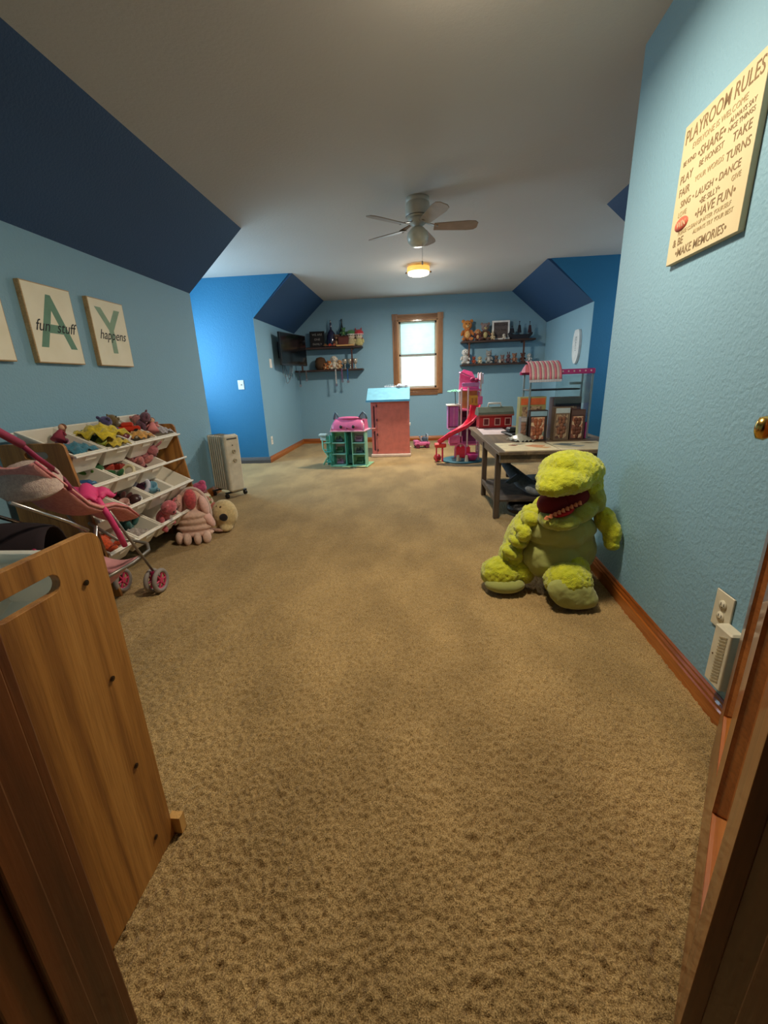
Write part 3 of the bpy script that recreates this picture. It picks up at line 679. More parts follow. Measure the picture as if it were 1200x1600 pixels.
# --- left shelf, top board (left to right)
framed_board('black letter board with grey words on top of the left shelf', (-1.69, YS, ZU), .26, .27, BLACK, mat('felt_black', (30, 28, 30), .9), ['WE ARE', 'ONE', 'FAMILY'], mat('grey_letters', (150, 146, 140), .6))
vase('glass_bottle', 'tall dark blue glass bottle with narrow neck on the left shelf', 'bottle', (-1.44, YS+.03, ZU), [(0, 0), (.075, 0), (.08, .03), (.08, .19), (.06, .24), (.025, .28), (.018, .30), (.018, .38), (.022, .39), (0, .39)], mat('navy_glass', (34, 36, 66), .08, coat=.5), neck=[(0, .39), (.012, .39), (.014, .43), (0, .44)])
vase('glass_bottle', 'slim dark bottle standing behind the green plush on the left shelf', 'bottle', (-1.25, YS+.07, ZU), [(0, 0), (.05, 0), (.052, .03), (.052, .25), (.02, .33), (.013, .36), (.013, .44), (.016, .45), (0, .45)], mat('smoke_glass', (40, 50, 58), .1, coat=.5))
t = thing('storage_box', 'dark red storage box carrying the green plush on the left shelf', 'box', (-1.21, YS-.02, ZU))
obj('box_body', G().rbox((0, 0, .075), (.19, .14, .15), .006), flat((96, 40, 26)), t); obj('lid', G().rbox((0, 0, .158), (.20, .15, .02), .004), flat((66, 30, 22)), t)
plush('plush_frog', 'green plush animal sitting on the dark red box', 'plush toy', (-1.21, YS-.04, ZU+.168), .145, (52, 110, 66), (64, 128, 76), (120, 150, 90), 'round', stretch=1.5)
for i, (x, c, lab) in enumerate(((-1.53, (128, 92, 52), 'small tan toy car at the left of the row on the shelf'), (-1.45, (196, 74, 46), 'red toy car in front of the navy bottle'), (-1.37, (176, 98, 66), 'dull orange toy car right of the red one'))):
    t = thing('toy_car', lab, 'toy car', (x, YS-.085, ZU+.0), R(0), 'toy cars on the left shelf')
    obj('car_body', G().rbox((0, 0, .022), (.072, .034, .022), .005).rbox((0, 0, .042), (.038, .03, .02), .006), flat(c, .35), t)
    for sx in (-1, 1):
        for sy in (-1, 1): obj('wheel', G().cyl((sx*.022, sy*.012, .011), (sx*.022, sy*.020, .011), .011, n=12), BLACK, t)
plush('plush_monkey', 'brown plush monkey beside the navy bottle on the left shelf', 'plush toy', (-1.335, YS-.02, ZU), .22, (92, 56, 36), (104, 66, 44), (196, 150, 110), 'round')
cap_toy('toy figure with green cap and cream body on the left shelf', (-1.075, YS-.05, ZU), (70, 128, 74), (206, 186, 140), s=1.25)
cap_toy('toy figure with red cap and yellowish body at the right end of the left shelf', (-.945, YS-.05, ZU), (196, 48, 58), (208, 196, 130), (240, 196, 200), s=1.25)
plush('plush_toy', 'red plush toy standing behind the red-capped figure', 'plush toy', (-.965, YS+.08, ZU), .30, (188, 50, 60), ears='point', belly=(220, 190, 170))
plush('plush_toy', 'green plush toy between the two capped figures', 'plush toy', (-1.125, YS+.08, ZU), .25, (60, 120, 62), ears='point', belly=(190, 196, 140))
obj_ = G().rbox((0, 0, .012), (.30, .10, .024), .004); tag(obj('wooden_plank', obj_, wood('pale_plank', (220, 176, 120), (206, 158, 100), (180, 130, 80), 'X', 9), loc=(-1.18, YS-.17+.06, ZU)), 'thin pale wooden block on the front of the left shelf', 'block')
# --- left shelf, lower board
vase('woven_basket', 'round brown woven basket on the lower left shelf', 'basket', (-1.66, YS+.02, ZL), [(0, 0), (.075, 0), (.10, .06), (.095, .15), (.07, .20), (.02, .215), (0, .215)], mat('woven_brown', (96, 66, 38), .9, noise=(90, (54, 34, 18), .8), bump=(160, .004)))
for i, (x, c, h, lab) in enumerate(((-1.56, (188, 104, 36), .12, 'amber plush animal lying in front of the basket'), (-1.49, (214, 122, 40), .16, 'orange plush animal next to the basket'), (-1.31, (206, 150, 100), .17, 'peach plush animal right of the white fluffy one'))):
    plush('plush_animal', lab, 'plush toy', (x, YS-.05, ZL), h, c, ears=('round', 'point', 'flop')[i], belly=(236, 206, 160))
plush('plush_dog', 'white fluffy plush dog in the middle of the lower left shelf', 'plush toy', (-1.405, YS-.04, ZL), .245, (226, 208, 180), (238, 226, 206), (240, 230, 214), 'flop')
for i, x in enumerate((-1.215, -1.12, -1.03)):
    t = thing('goblet', ('silver goblet left of its two neighbours on the lower shelf', 'silver goblet in the middle of the three on the lower shelf', 'silver goblet nearest the bracket on the lower shelf')[i], 'cup', (x, YS-.05, ZL), 0, 'goblets on the lower left shelf')
    obj('bowl', G().lathe([(0, .075), (.018, .078), (.036, .10), (.042, .14), (.040, .165), (.034, .165), (.03, .11), (0, .10)]), mat('pewter', (196, 186, 168), .3, metal=.6), t)
    obj('stem', G().lathe([(0, 0), (.03, 0), (.03, .006), (.008, .018), (.008, .06), (.018, .078), (0, .078)]), MATS['pewter'], t)
for i, (x, c, L_, lab) in enumerate(((-2.02, (70, 90, 110), .23, 'slate medal ribbon hanging at the far left of the lower shelf'), (-1.90, (110, 104, 104), .14, 'short grey medal ribbon hanging under the basket side'), (-1.375, (196, 194, 190), .24, 'white medal ribbon hanging under the left shelf'), (-1.265, (120, 80, 120), .18, 'purple medal ribbon hanging between white and blue ones'), (-1.165, (34, 92, 150), .19, 'blue medal ribbon hanging under the left shelf'))):
    t = thing('medal', lab, 'medal', (x, D3-.243, ZL-.005), 0, 'medals hanging from the left shelf')
    rb = obj('ribbon', G().bb(-.011, .011, -.003, 0, -L_, .0).bb(-.011, .011, -.003, 0, -.0, .004), plushm(c), t)
    obj('disc', G().cyl((0, -.004, -L_-.02), (0, 0, -L_-.02), .024, n=20), mat('medal_metal', (170, 168, 176), .3, metal=.8), t)
# --- right shelf, top board
plush('teddy_bear', 'large orange teddy bear at the left end of the right shelf', 'plush toy', (.90, YS-.01, ZU), .36, (196, 112, 40), (222, 140, 56), (240, 190, 120), 'round')
plush('plush_dog', 'dark red and tan plush dog beside the orange teddy', 'plush toy', (1.07, YS-.05, ZU), .20, (110, 34, 22), (206, 136, 84), (226, 176, 120), 'flop')
plush('plush_monkey', 'grey-faced plush monkey left of the white frame', 'plush toy', (1.20, YS, ZU), .30, (92, 52, 34), (150, 128, 124), (206, 190, 130), 'round')
plush('plush_bunny', 'small cream plush bunny at the foot of the white frame', 'plush toy', (1.315, YS-.08, ZU), .13, (214, 190, 150), ears='long')
framed_board('white framed message board on the right shelf', (1.465, YS-.0, ZU+.0), .29, .31, mat('bright_white_frame', (240, 240, 238), .4), mat('grey_board', (92, 82, 80), .8), ['WELCOME', 'TO THE', 'PLAYROOM'], mat('dark_print', (40, 34, 34), .7))
plush('plush_lamb', 'small white plush lamb lying before the white frame', 'plush toy', (1.50, YS-.09, ZU), .095, (226, 216, 200), ears='flop')
def castle(label, loc):
    t = thing('toy_ship', label, 'toy ship', loc)
    dk = mat('black_ship_plastic', (26, 26, 36), .5); dr = mat('maroon_ship_plastic', (64, 34, 40), .5)
    obj('hull', G().prism([(-.19, 0.05), (-.13, 0), (.13, 0), (.19, .06), (.20, .10), (.10, .07), (-.10, .07), (-.20, .10)], -.05, .05, 'y'), dk, t, bevel=.004)
    for x, h in ((-.14, .20), (-.02, .27), (.15, .26)):
        m = obj('mast', G().cyl((x, 0, .05), (x, 0, h), .005, n=8).ell((x, 0, h), .010, n=8, m=6), dk, t)
        obj('sail', G().prism([(x-.045, h-.10), (x+.045, h-.10), (x+.03, h-.03), (x-.03, h-.03)] if h < .21 else [(x-.03, h-.17), (x+.04, h-.17), (x+.02, h-.05), (x-.015, h-.05)], -.004, .004, 'y'), dr if x > 0 else dk, m)
castle('dark toy ship with masts at the right of the top shelf', (1.78, YS-.02, ZU))
# --- right shelf, lower board
plush('plush_robot', 'rounded white plush figure at the left end of the lower right shelf', 'plush toy', (.87, YS-.05, ZL), .27, (216, 214, 208), (232, 230, 224), (190, 190, 190), 'none')
for i, (nm, x, h, c, e, lab) in enumerate((('plush_fox', 1.02, .13, (150, 62, 34), 'point', 'small rust plush fox right of the first bracket'),
        ('plush_dog', 1.12, .13, (196, 178, 140), 'flop', 'small tan plush dog between the fox and the grey cat'),
        ('plush_cat', 1.27, .22, (150, 150, 146), 'point', 'grey and white plush cat, tallest on the lower right shelf'),
        ('plush_bear', 1.40, .13, (112, 84, 72), 'round', 'small brown plush bear right of the grey cat'),
        ('plush_bear', 1.50, .14, (130, 104, 98), 'round', 'mauve-grey plush bear in the middle of the lower right shelf'),
        ('plush_rabbit', 1.60, .15, (96, 66, 72), 'long', 'dark plum plush rabbit on the lower right shelf'),
        ('plush_monkey', 1.70, .16, (150, 104, 78), 'round', 'light brown plush monkey left of the second bracket'),
        ('plush_bear', 1.84, .16, (88, 44, 30), 'round', 'dark brown plush bear near the right end of the lower shelf'),
        ('plush_lamb', 1.95, .15, (196, 196, 194), 'flop', 'pale grey plush lamb at the right end of the lower shelf'))):
    plush(nm, lab, 'plush toy', (x, YS-.04, ZL), h, c, ears=e, belly=tuple(min(255, int(v*1.25)) for v in c))
plush('plush_pup', 'tiny white plush pup in front of the plum rabbit', 'plush toy', (1.45, YS-.1, ZL), .06, (220, 206, 190), ears='flop')

# ------------------------------------------------------------------ toy organisers
def side_panel(d, h, topd, th=.016, x0=0):
    """outline in (depth, height): back straight, front slanting"""
    pts = [(0, 0), (d, 0)]
    n = 6; r = .03
    # front top rounded
    fx, fz = topd, h
    for i in range(n+1):
        a = R(0+90*i/n); pts.append((fx-r+r*math.cos(a), fz-r+r*math.sin(a)))
    for i in range(n+1):
        a = R(90+90*i/n); pts.append((r+r*math.cos(a), fz-r+r*math.sin(a)))
    return pts
def slot_panel(pts, x0, x1, hole, M):
    """panel prism with a pill-shaped grip hole; hole=(c, z, half length, radius)"""
    c, z, hl, r = hole; k = 10
    hp = [(c+hl+r*math.cos(R(-90+180*i/k)), z+r*math.sin(R(-90+180*i/k))) for i in range(k+1)]+[(c-hl+r*math.cos(R(90+180*i/k)), z+r*math.sin(R(90+180*i/k))) for i in range(k+1)]
    from mathutils.geometry import delaunay_2d_cdt
    vs_ = [Vector(p) for p in pts+hp]; n = len(pts); m = len(hp)
    ed = [(i, (i+1) % n) for i in range(n)]+[(n+i, n+(i+1) % m) for i in range(m)]
    V2, E2, F2, *_ = delaunay_2d_cdt(vs_, ed, [], 0, 1e-6)
    tri = []
    hmin = c-hl-r; hmax = c+hl+r
    def inhole(p):
        dx = max(abs(p.x-c)-hl, 0); return math.hypot(dx, p.y-z) < r*.999
    def inpoly(p):
        s = False
        for i in range(n):
            a, b = pts[i], pts[i-1]
            if (a[1] > p.y) != (b[1] > p.y) and p.x < (b[0]-a[0])*(p.y-a[1])/(b[1]-a[1])+a[0]: s = not s
        return s
    for f in F2:
        q = sum((V2[i] for i in f), Vector((0, 0)))/len(f)
        if inpoly(q) and not inhole(q): tri.append(tuple(f))
    N = len(V2); V = [(x0, p.x, p.y) for p in V2]+[(x1, p.x, p.y) for p in V2]
    F = tri+[tuple(i+N for i in reversed(t_)) for t_ in tri]
    F += [(i, (i+1) % n, N+(i+1) % n, N+i) for i in range(n)]+[(n+i, n+(i+1) % m, N+n+(i+1) % m, N+n+i) for i in range(m)]
    return G().add(V, F, False, M)
BINM = mat('cream_white_bin_plastic', (240, 234, 220), .4, noise=(8, (233, 226, 211), .8))
def bin_geo(w, d, h):
    """open tapered bin with rolled rim; origin at front top edge centre; depth runs +y, up +z is rim level"""
    o = [(-w/2, 0), (w/2, 0), (w/2, d), (-w/2, d)]
    def ring(ins, z): return [(x*(1-2*ins/w), ins+(y/d)*(d-2*ins), z) for x, y in o]
    R0 = ring(-.006, 0); R1 = ring(-.006, -.012); R2 = ring(.002, -.012); R3 = ring(.022, -h); I3 = ring(.025, -h+.004); I0 = ring(.006, 0)
    V = R0+R1+R2+R3+I0+I3; F = []
    def br(a, b):
        for k in range(4): F.append((a*4+k, a*4+(k+1) % 4, b*4+(k+1) % 4, b*4+k))
    br(0, 1); br(1, 2); br(2, 3); br(4, 0); br(5, 4); F.append((12, 13, 14, 15)); F.append((23, 22, 21, 20))
    return G().add(V, F)
def organiser(label, loc, rz, W, d, h, topd, rows, labels):
    """local x along width, local +y out to the front"""
    t = thing('toy_organiser', label, 'toy organiser', loc, rz)
    pts = side_panel(d, h, topd)
    for x in (-W/2, W/2-.016):
        obj('side_panel', slot_panel(pts, x, x+.016, (topd*.55, h-.058, .045, .017), None), PANEL, t, bevel=.0015)
        g = G()
    for z, y in rows:
        obj('front_rail', G().cyl((-W/2+.016, y, z), (W/2-.016, y, z), .007, n=10), WHITE, t)
        obj('back_rail', G().cyl((-W/2+.016, .03, z+.12), (W/2-.016, .03, z+.12), .007, n=10), WHITE, t)
    obj('foot_board', G().bb(-W/2+.016, W/2-.016, .02, .05, .02, .07), PANEL, t)
    return t
def put_bin(org_loc, rz, cx, z, y, w, label, tilt=27, d=.29, h=.115):
    M = Matrix.Translation(org_loc) @ Matrix.Rotation(rz, 4, 'Z')
    p = M @ Vector((cx, y, z+.012))
    t = thing('storage_bin', label, 'storage bin', p, 0, None)
    t.rotation_euler = (Matrix.Rotation(rz, 4, 'Z') @ Matrix.Rotation(math.pi, 4, 'Z') @ Matrix.Rotation(R(tilt), 4, 'X')).to_euler()
    obj('tub', bin_geo(w, d, h), BINM, t, bevel=.002)
    g = G().box((0, -.0075, -.03), (w*.35, .003, .02))
    obj('handle_lip', g, BINM, t)
    return t
FO = (XL+.045, 2.44, 0); FR = R(-90)              # far organiser: front faces +x
organiser('wooden toy organiser with tilted white bins against the left wall', FO, FR, 1.0, .46, .84, .355, [(.765, .385), (.60, .405), (.425, .425), (.235, .44)], None)
def toy_in_bin(b, kind, x, y, z, s, col, label, rz=0):
    s = s*{'plush': 1.45, 'doll': 1.15, 'cloth': 1.15, 'car': 1.2, 'block': 1.15}.get(kind, 1.15)
    """x across, y depth from the front rim, z above rim plane, in the bin's own frame; the toy stays a thing of its own"""
    M = b.matrix_basis @ Vector((x, y, z)) if False else (Matrix.LocRotScale(b.location, b.rotation_euler, None) @ Vector((x, y, z)))
    lay = b.rotation_euler.copy()
    if kind == 'plush':
        t = plush('plush_toy', label, 'plush toy', M-Vector((0, 0, s*.3)), s, col, ears=random.choice(('round', 'flop', 'long', 'point')), rz=(random.choice((-1, 1))*random.uniform(.5, 1.2), random.uniform(-.9, .9), rz+1.2)); return t
    if kind == 'ball':
        t = thing('toy_ball', label, 'ball', M); obj('shell', G().ell((0, 0, 0), s), flat(col, .35), t); obj('stripe', G().lathe([(s*.985, -s*.18), (s*1.01, -s*.15), (s*1.01, s*.15), (s*.985, s*.18)], n=20, rot=(R(40), 0, 0)), WHITE, t); return t
    if kind == 'cloth':
        t = thing('doll_cloth', label, 'cloth', M, rz); n = 13; V = []
        for i in range(n):
            for j in range(n):
                u, v = i/(n-1)-.5, j/(n-1)-.5
                V.append((u*s*2.2, v*s*2, s*.45*math.cos(u*3.2)*math.cos(v*3)+.22*s*math.sin(u*17+v*5)*math.cos(v*13)+.012))
        obj('fabric', G().shell(V, n, n, .004), plushm(col), t); return t
    if kind == 'car':
        t = thing('toy_car', label, 'toy car', M, rz)
        obj('car_body', G().rbox((0, 0, 0), (s*1.6, s*.75, s*.4), s*.12).rbox((-.05*s, 0, s*.32), (s*.85, s*.66, s*.36), s*.12), flat(col, .3), t)
        for a in (-1, 1):
            for c in (-1, 1): obj('wheel', G().cyl((a*.5*s, c*.30*s, -.18*s), (a*.5*s, c*.42*s, -.18*s), .2*s, n=12), BLACK, t)
        return t
    if kind == 'block':
        t = thing('toy_block', label, 'toy block', M, (random.uniform(-.5, .5), random.uniform(-.5, .5), rz))
        obj('block_body', G().rbox((0, 0, 0), (s*1.5, s, s*.7), s*.06), flat(col, .35), t)
        g = G()
        for a in (-1.5, -.5, .5, 1.5):
            for c in (-.5, .5): g.cyl((a*.36*s, c*.5*s, .35*s), (a*.36*s, c*.5*s, .46*s), .12*s, n=10)
        obj('stud', g, flat(col, .35), t); return t
    if kind == 'ring':
        t = thing('toy_ring', label, 'toy ring', M, (R(60), 0, rz)); obj('ring_body', G().tube([(s*math.cos(R(a)), s*math.sin(R(a)), 0) for a in range(0, 360, 20)], s*.28, 10, True), flat(col, .4), t); return t
    if kind == 'cup':
        t = thing('toy_cup', label, 'toy cup', M, (.5, .3, rz)); obj('cup_body', G().lathe([(0, 0), (.5*s, 0), (.62*s, .9*s), (.54*s, .9*s), (.44*s, .1*s), (0, .1*s)]), flat(col, .4), t); obj('cup_handle', G().tube([(.55*s, 0, .2*s), (.85*s, 0, .25*s), (.9*s, 0, .55*s), (.6*s, 0, .65*s)], .07*s, 8), flat(col, .4), t); return t
    if kind == 'doll':
        t = thing('toy_doll', label, 'doll', M, (R(-35), 0, rz))
        obj('dress', G().lathe([(0, 0), (.55*s, 0), (.3*s, .7*s), (.2*s, .95*s), (0, 1.0*s)]).tube([(.15*s, 0, .85*s), (.4*s, 0, .7*s), (.55*s, 0, .5*s)], .08*s, 6).tube([(-.15*s, 0, .85*s), (-.4*s, 0, .7*s), (-.55*s, 0, .5*s)], .08*s, 6), flat(col, .8), t)
        h_ = obj('head', G().ell((0, 0, 1.25*s), .27*s), flat((222, 172, 140), .6), t)
        obj('hair', G().ell((0, .06*s, 1.33*s), (.3*s, .28*s, .27*s)).ell((0, .2*s, 1.0*s), (.22*s, .12*s, .35*s)), flat((120, 70, 40), .8), h_)
        return t
rowz = [(.765, .385), (.60, .405), (.425, .425), (.235, .44)]
RN = ('top', 'second', 'third', 'lowest')
# local x of organiser: +x -> world -y (near end) because of the -90 degree turn
cols = [.365, .125, -.115, -.35]
CN = ('nearest the stroller', 'second from the near end', 'third from the near end', 'farthest from the camera')
bins = {}
skip = {(1, 3)}
for r_, (z, y) in enumerate(rowz):
    for c_ in range(4):
        if (r_, c_) in skip: continue
        bins[(r_, c_)] = put_bin(FO, FR, cols[c_], z, y+(.0 if r_ else -.01), .222, 'white bin in the %s row, %s' % (RN[r_], CN[c_]), tilt=27 if r_ else 24+3*(c_ == 3), h=.125, d=.30 if r_ == 0 else .27)
        bins[(r_, c_)]['group'] = 'tilted bins in the organiser by the left wall'
T_ = toy_in_bin
B = bins
T_(B[0, 0], 'doll', .02, .19, -.02, .055, (150, 50, 70), 'maroon-dressed doll standing up in the nearest top bin')
T_(B[0, 0], 'cloth', .0, .08, -.045, .07, (56, 132, 156), 'teal cloth spread in the nearest top bin')
T_(B[0, 0], 'cup', .05, .17, -.06, .045, (176, 130, 150), 'mauve toy cup in the nearest top bin')
T_(B[0, 0], 'block', -.07, .07, -.045, .035, (24, 84, 110), 'dark teal block at the front of the nearest top bin')
T_(B[0, 1], 'cloth', -.01, .12, .0, .095, (236, 208, 30), 'bright yellow cloth heaped in the second top bin')
T_(B[0, 1], 'plush', .075, .13, .0, .12, (84, 140, 96), 'green plush toy beside the yellow cloth', .4)
T_(B[0, 1], 'cloth', -.02, .04, -.02, .06, (228, 200, 60), 'pale yellow cloth over the bin front rim')
T_(B[0, 1], 'cup', -.075, .05, -.01, .035, (150, 160, 60), 'olive toy cup by the yellow cloth')
T_(B[0, 2], 'plush', .07, .19, -.01, .12, (124, 104, 60), 'olive brown plush toy at the back of the third top bin', 1)
T_(B[0, 2], 'car', .03, .14, .01, .07, (204, 60, 36), 'red toy truck in the third top bin', .6)
T_(B[0, 2], 'cloth', .02, .06, -.02, .055, (240, 176, 84), 'orange yellow cloth in the third top bin')
T_(B[0, 2], 'ball', -.06, .10, -.02, .036, (110, 26, 40), 'small maroon ball beside the red truck')
T_(B[0, 2], 'plush', -.06, .19, -.0, .11, (92, 84, 140), 'violet plush toy in the third top bin', 2)
T_(B[0, 2], 'ring', .075, .05, -.01, .026, (232, 226, 210), 'white toy ring at the front of the third top bin')
T_(B[0, 3], 'plush', .05, .16, .01, .12, (200, 130, 128), 'dusty pink plush toy in the farthest top bin', .3)
T_(B[0, 3], 'plush', -.04, .20, .0, .11, (128, 84, 104), 'plum plush toy in the farthest top bin', 1)
T_(B[0, 3], 'doll', -.03, .08, -.01, .06, (226, 140, 140), 'pink-dressed doll at the front of the farthest top bin', .5)
T_(B[0, 3], 'cloth', .05, .07, -.03, .05, (206, 200, 206), 'pale grey cloth in the farthest top bin')
T_(B[1, 0], 'car', -.03, .06, -.05, .06, (40, 84, 136), 'blue toy car in the nearest second-row bin', .4)
T_(B[1, 0], 'block', .03, .08, -.07, .035, (80, 140, 180), 'sky blue block in the nearest second-row bin')
T_(B[1, 1], 'block', .05, .12, -.03, .04, (150, 44, 34), 'dark red block in the second bin of the second row')
T_(B[1, 1], 'block', -.01, .14, -.03, .04, (196, 80, 66), 'brick red block in the second bin of the second row', .6)
T_(B[1, 1], 'plush', -.04, .06, -.01, .12, (44, 108, 56), 'dark green plush toy at the front of the second-row bin', 1.2)
T_(B[1, 1], 'plush', -.075, .18, .0, .12, (90, 140, 50), 'leaf green plush toy at the back of the second-row bin', .5)
T_(B[1, 1], 'ring', .03, .04, -.015, .03, (226, 214, 176), 'cream toy ring beside the dark green plush')
T_(B[1, 2], 'plush', .0, .10, .01, .15, (226, 140, 136), 'salmon pink plush toy in the third second-row bin', .2)
T_(B[1, 2], 'plush', .06, .17, -.02, .12, (190, 110, 116), 'rose plush toy behind the salmon one', .9)
T_(B[2, 1], 'plush', .03, .13, -.02, .12, (92, 40, 34), 'brown plush toy in the second third-row bin', .5)
T_(B[2, 1], 'cup', -.04, .06, -.05, .04, (206, 160, 150), 'pale pink toy cup in the second third-row bin')
T_(B[2, 1], 'ball', .05, .06, -.04, .035, (60, 30, 30), 'dark brown ball in the second third-row bin')
T_(B[2, 2], 'cup', .0, .07, -.03, .05, (120, 176, 200), 'pale blue toy cup in the third third-row bin')
T_(B[2, 2], 'plush', .05, .16, -.02, .11, (130, 64, 104), 'magenta plush toy in the third third-row bin', .8)
T_(B[2, 2], 'ring', -.04, .13, -.02, .045, (190, 190, 206), 'lavender toy ring in the third third-row bin')
T_(B[2, 0], 'block', .0, .1, -.04, .04, (190, 170, 120), 'tan block in the nearest third-row bin')
T_(B[3, 0], 'plush', .0, .08, -.01, .15, (226, 88, 36), 'orange plush toy in the nearest lowest bin', .6)
T_(B[3, 1], 'plush', .03, .14, -.0, .15, (50, 110, 104), 'teal plush toy in the second lowest bin', .4)
T_(B[3, 1], 'cloth', -.04, .06, -.05, .05, (190, 176, 168), 'grey beige cloth in the second lowest bin')
T_(B[3, 2], 'plush', .0, .10, .0, .16, (220, 110, 120), 'coral pink plush toy in the third lowest bin', .3)
T_(B[3, 3], 'plush', -.02, .10, -.01, .08, (226, 170, 160), 'blush plush toy in the farthest lowest bin', .3)

# near organiser in the left foreground: its side panel faces the doorway, back to the room
NO = (-1.06, .725, 0)
organiser('wooden toy organiser in the left foreground, side panel towards the camera', NO, R(180), .88, .325, .822, .31, [(.625, .29), (.45, .295), (.28, .30), (.13, .305)], None)
nb = []
for c_ in range(3):
    b_ = put_bin(NO, R(180), (-.29+.285*c_), .625, .29, .27, ('white bin beside the slotted panel of the foreground organiser', 'middle white bin of the foreground organiser', 'white bin at the far left of the foreground organiser')[c_], tilt=27, d=.31, h=.14)
    b_['group'] = 'bins in the foreground organiser'
sc = [( -.618, .690, .735), (-.618, .690, .520), (-.618, .690, .292), (-.618, .690, .075)]
for org in [o for o in bpy.data.objects if o.name.startswith('toy_organiser')]:
    if org.location.y < 1:
        inv = Matrix.LocRotScale(org.location, org.rotation_euler, None).inverted()
        for p in sc:
            q = inv @ Vector((-.6185, p[1]-.025, p[2]))
            obj('screw_hole', G().cyl((q.x-.0005, q.y, q.z), (q.x-.0025, q.y, q.z), .0055, n=12).cyl((q.x-.001, q.y, q.z), (q.x-.0035, q.y, q.z), .003, n=6), mat('screw_bronze', (60, 40, 24), .4, metal=.5), org)
        q = inv @ Vector((-.615, .737, .0))
        obj('foot_block', G().box((q.x-.0, q.y, .025), (.03, .02, .05)), wood('pale_pine', (222, 176, 108), (206, 158, 90), (180, 130, 70), 'Z', 8), org, label='pale wooden foot')

# ------------------------------------------------------------------ doll stroller
def stroller():
    t = thing('doll_stroller', 'pink doll stroller with knitted hood parked by the organiser', 'doll stroller', (-1.55, 1.75, 0), R(0))
    PK = mat('pink_knit', (234, 166, 158), .9, noise=(70, (214, 136, 134), .8), bump=(260, .003)); HP = mat('hot_pink_nylon', (232, 64, 128), .6)
    MG = mat('magenta_plastic', (146, 30, 72), .45); KN = mat('cream_knit', (226, 204, 190), .95, noise=(90, (186, 156, 148), .9), bump=(240, .005))
    o = lambda y: y-1.75
    def L(s): return s*.11
    for s in (-1, 1):
        obj('handle_tube', G().tube([(L(s), o(1.42), .92), (L(s), o(1.48), .85), (L(s), o(1.54), .79)], .010, 8), MG, t)
        obj('seat_tube', G().tube([(L(s), o(1.54), .79), (L(s), o(1.66), .62), (L(s), o(1.78), .54)], .006, 8), mat('dark_rose_tube', (110, 40, 56), .4), t)
        obj('front_leg', G().tube([(L(s), o(1.78), .54), (L(s), o(1.86), .38), (L(s), o(2.0), .11)], .0065, 8), mat('grey_tube', (150, 144, 134), .35, metal=.6), t)
        obj('rear_leg', G().tube([(L(s), o(1.33), .71), (L(s), o(1.55), .56), (L(s)*1.1, o(1.62), .50)], .008, 8), CHROME, t, label='silver side tube')
        obj('rear_leg', G().tube([(L(s), o(1.68), .50), (L(s)*1.15, o(1.50), .10)], .008, 8), CHROME, t)
        obj('grip', G().tube([(L(s), o(1.44), .90), (L(s), o(1.36), .96), (L(s), o(1.28), .95)], .015, 10), mat('dark_pink_foam', (150, 52, 84), .8), t)
        w = obj('wheel_pair', G().cyl((L(s), o(2.0)-.02, .09), (L(s), o(2.0)-.02, .13), .011, n=10), MG, t, label='pink front wheel fork')
        for q in (-.024, .024):
            x = L(s)+q
            obj('tyre', G().tube([(x, o(2.0)+.056*math.cos(R(a)), .068+.056*math.sin(R(a))) for a in range(0, 360, 18)], .0125, 10, True), mat('grey_tyre', (150, 140, 134), .7), w)
            g = G().cyl((x-.008, o(2.0), .068), (x+.008, o(2.0), .068), .014, n=14)
            for a in range(0, 360, 60): g.cyl((x, o(2.0), .068), (x, o(2.0)+.05*math.cos(R(a)), .068+.05*math.sin(R(a))), .006, n=6)
            g.tube([(x, o(2.0)+.045*math.cos(R(a)), .068+.045*math.sin(R(a))) for a in range(0, 360, 20)], .005, 6, True)
            obj('hub', g, mat('rose_hub', (196, 60, 96), .4), w)
        x = L(s)*1.15
        r_ = obj('rear_wheel', G().tube([(x, o(1.50)+.056*math.cos(R(a)), .068+.056*math.sin(R(a))) for a in range(0, 360, 18)], .0125, 10, True), MATS['grey_tyre'], t)
        obj('hub', G().cyl((x-.012, o(1.50), .068), (x+.012, o(1.50), .068), .045, n=18), MATS['rose_hub'], r_)
    # seat sling: back, seat, calf rest
    prof = [(1.47, .83), (1.53, .76), (1.60, .68), (1.67, .60), (1.73, .565), (1.82, .555), (1.90, .52), (1.97, .455)]
    V = []; m = 9
    for i, (y, z) in enumerate(prof):
        for j in range(m): u = j/(m-1)-.5; V.append((u*.22, o(y), z-.02*(1-(2*u)**2)))
    obj('seat_sling', G().shell(V, len(prof), m, .012), PK, t, label='pink knitted seat sling')
    for s in (-1, 1):
        V = []
        for i, (y, z) in enumerate(prof):
            k = max(0, math.sin(math.pi*i/(len(prof)-1)))
            for j in range(3): V.append((s*.112, o(y)+.0, z+.014*k*j/2))
        obj('side_wing', G().shell(V, len(prof), 3, .008), PK, t)
        obj('piping', G().tube([(s*.112, o(y), z+.014*max(0, math.sin(math.pi*i/(len(prof)-1)))) for i, (y, z) in enumerate(prof)], .006, 6), mat('rose_piping', (216, 110, 126), .7), t)
    # folded hood: ribbed bellows behind the back
    n, m = 15, 13; V = []
    for i in range(n):
        a = R(-25+125*i/(n-1)); rr = .105+.008*(i % 2)
        for j in range(m):
            b = math.pi*j/(m-1); x = .118*math.cos(b); h = math.sin(b)**.7
            V.append((x, o(1.56)-rr*math.cos(a)*h*.9, .715+rr*math.sin(a)*h*.9))
    obj('hood', G().shell(V, n, m, .006), KN, t, label='folded cream-grey knitted hood')
    obj('hood_rim', G().tube([(.120*math.cos(math.pi*j/12), o(1.56)+.025, .69+.095*math.sin(math.pi*j/12)) for j in range(13)], .008, 8), MG, t)
    # hot pink safety pillow and harness
    n = 11; V = []
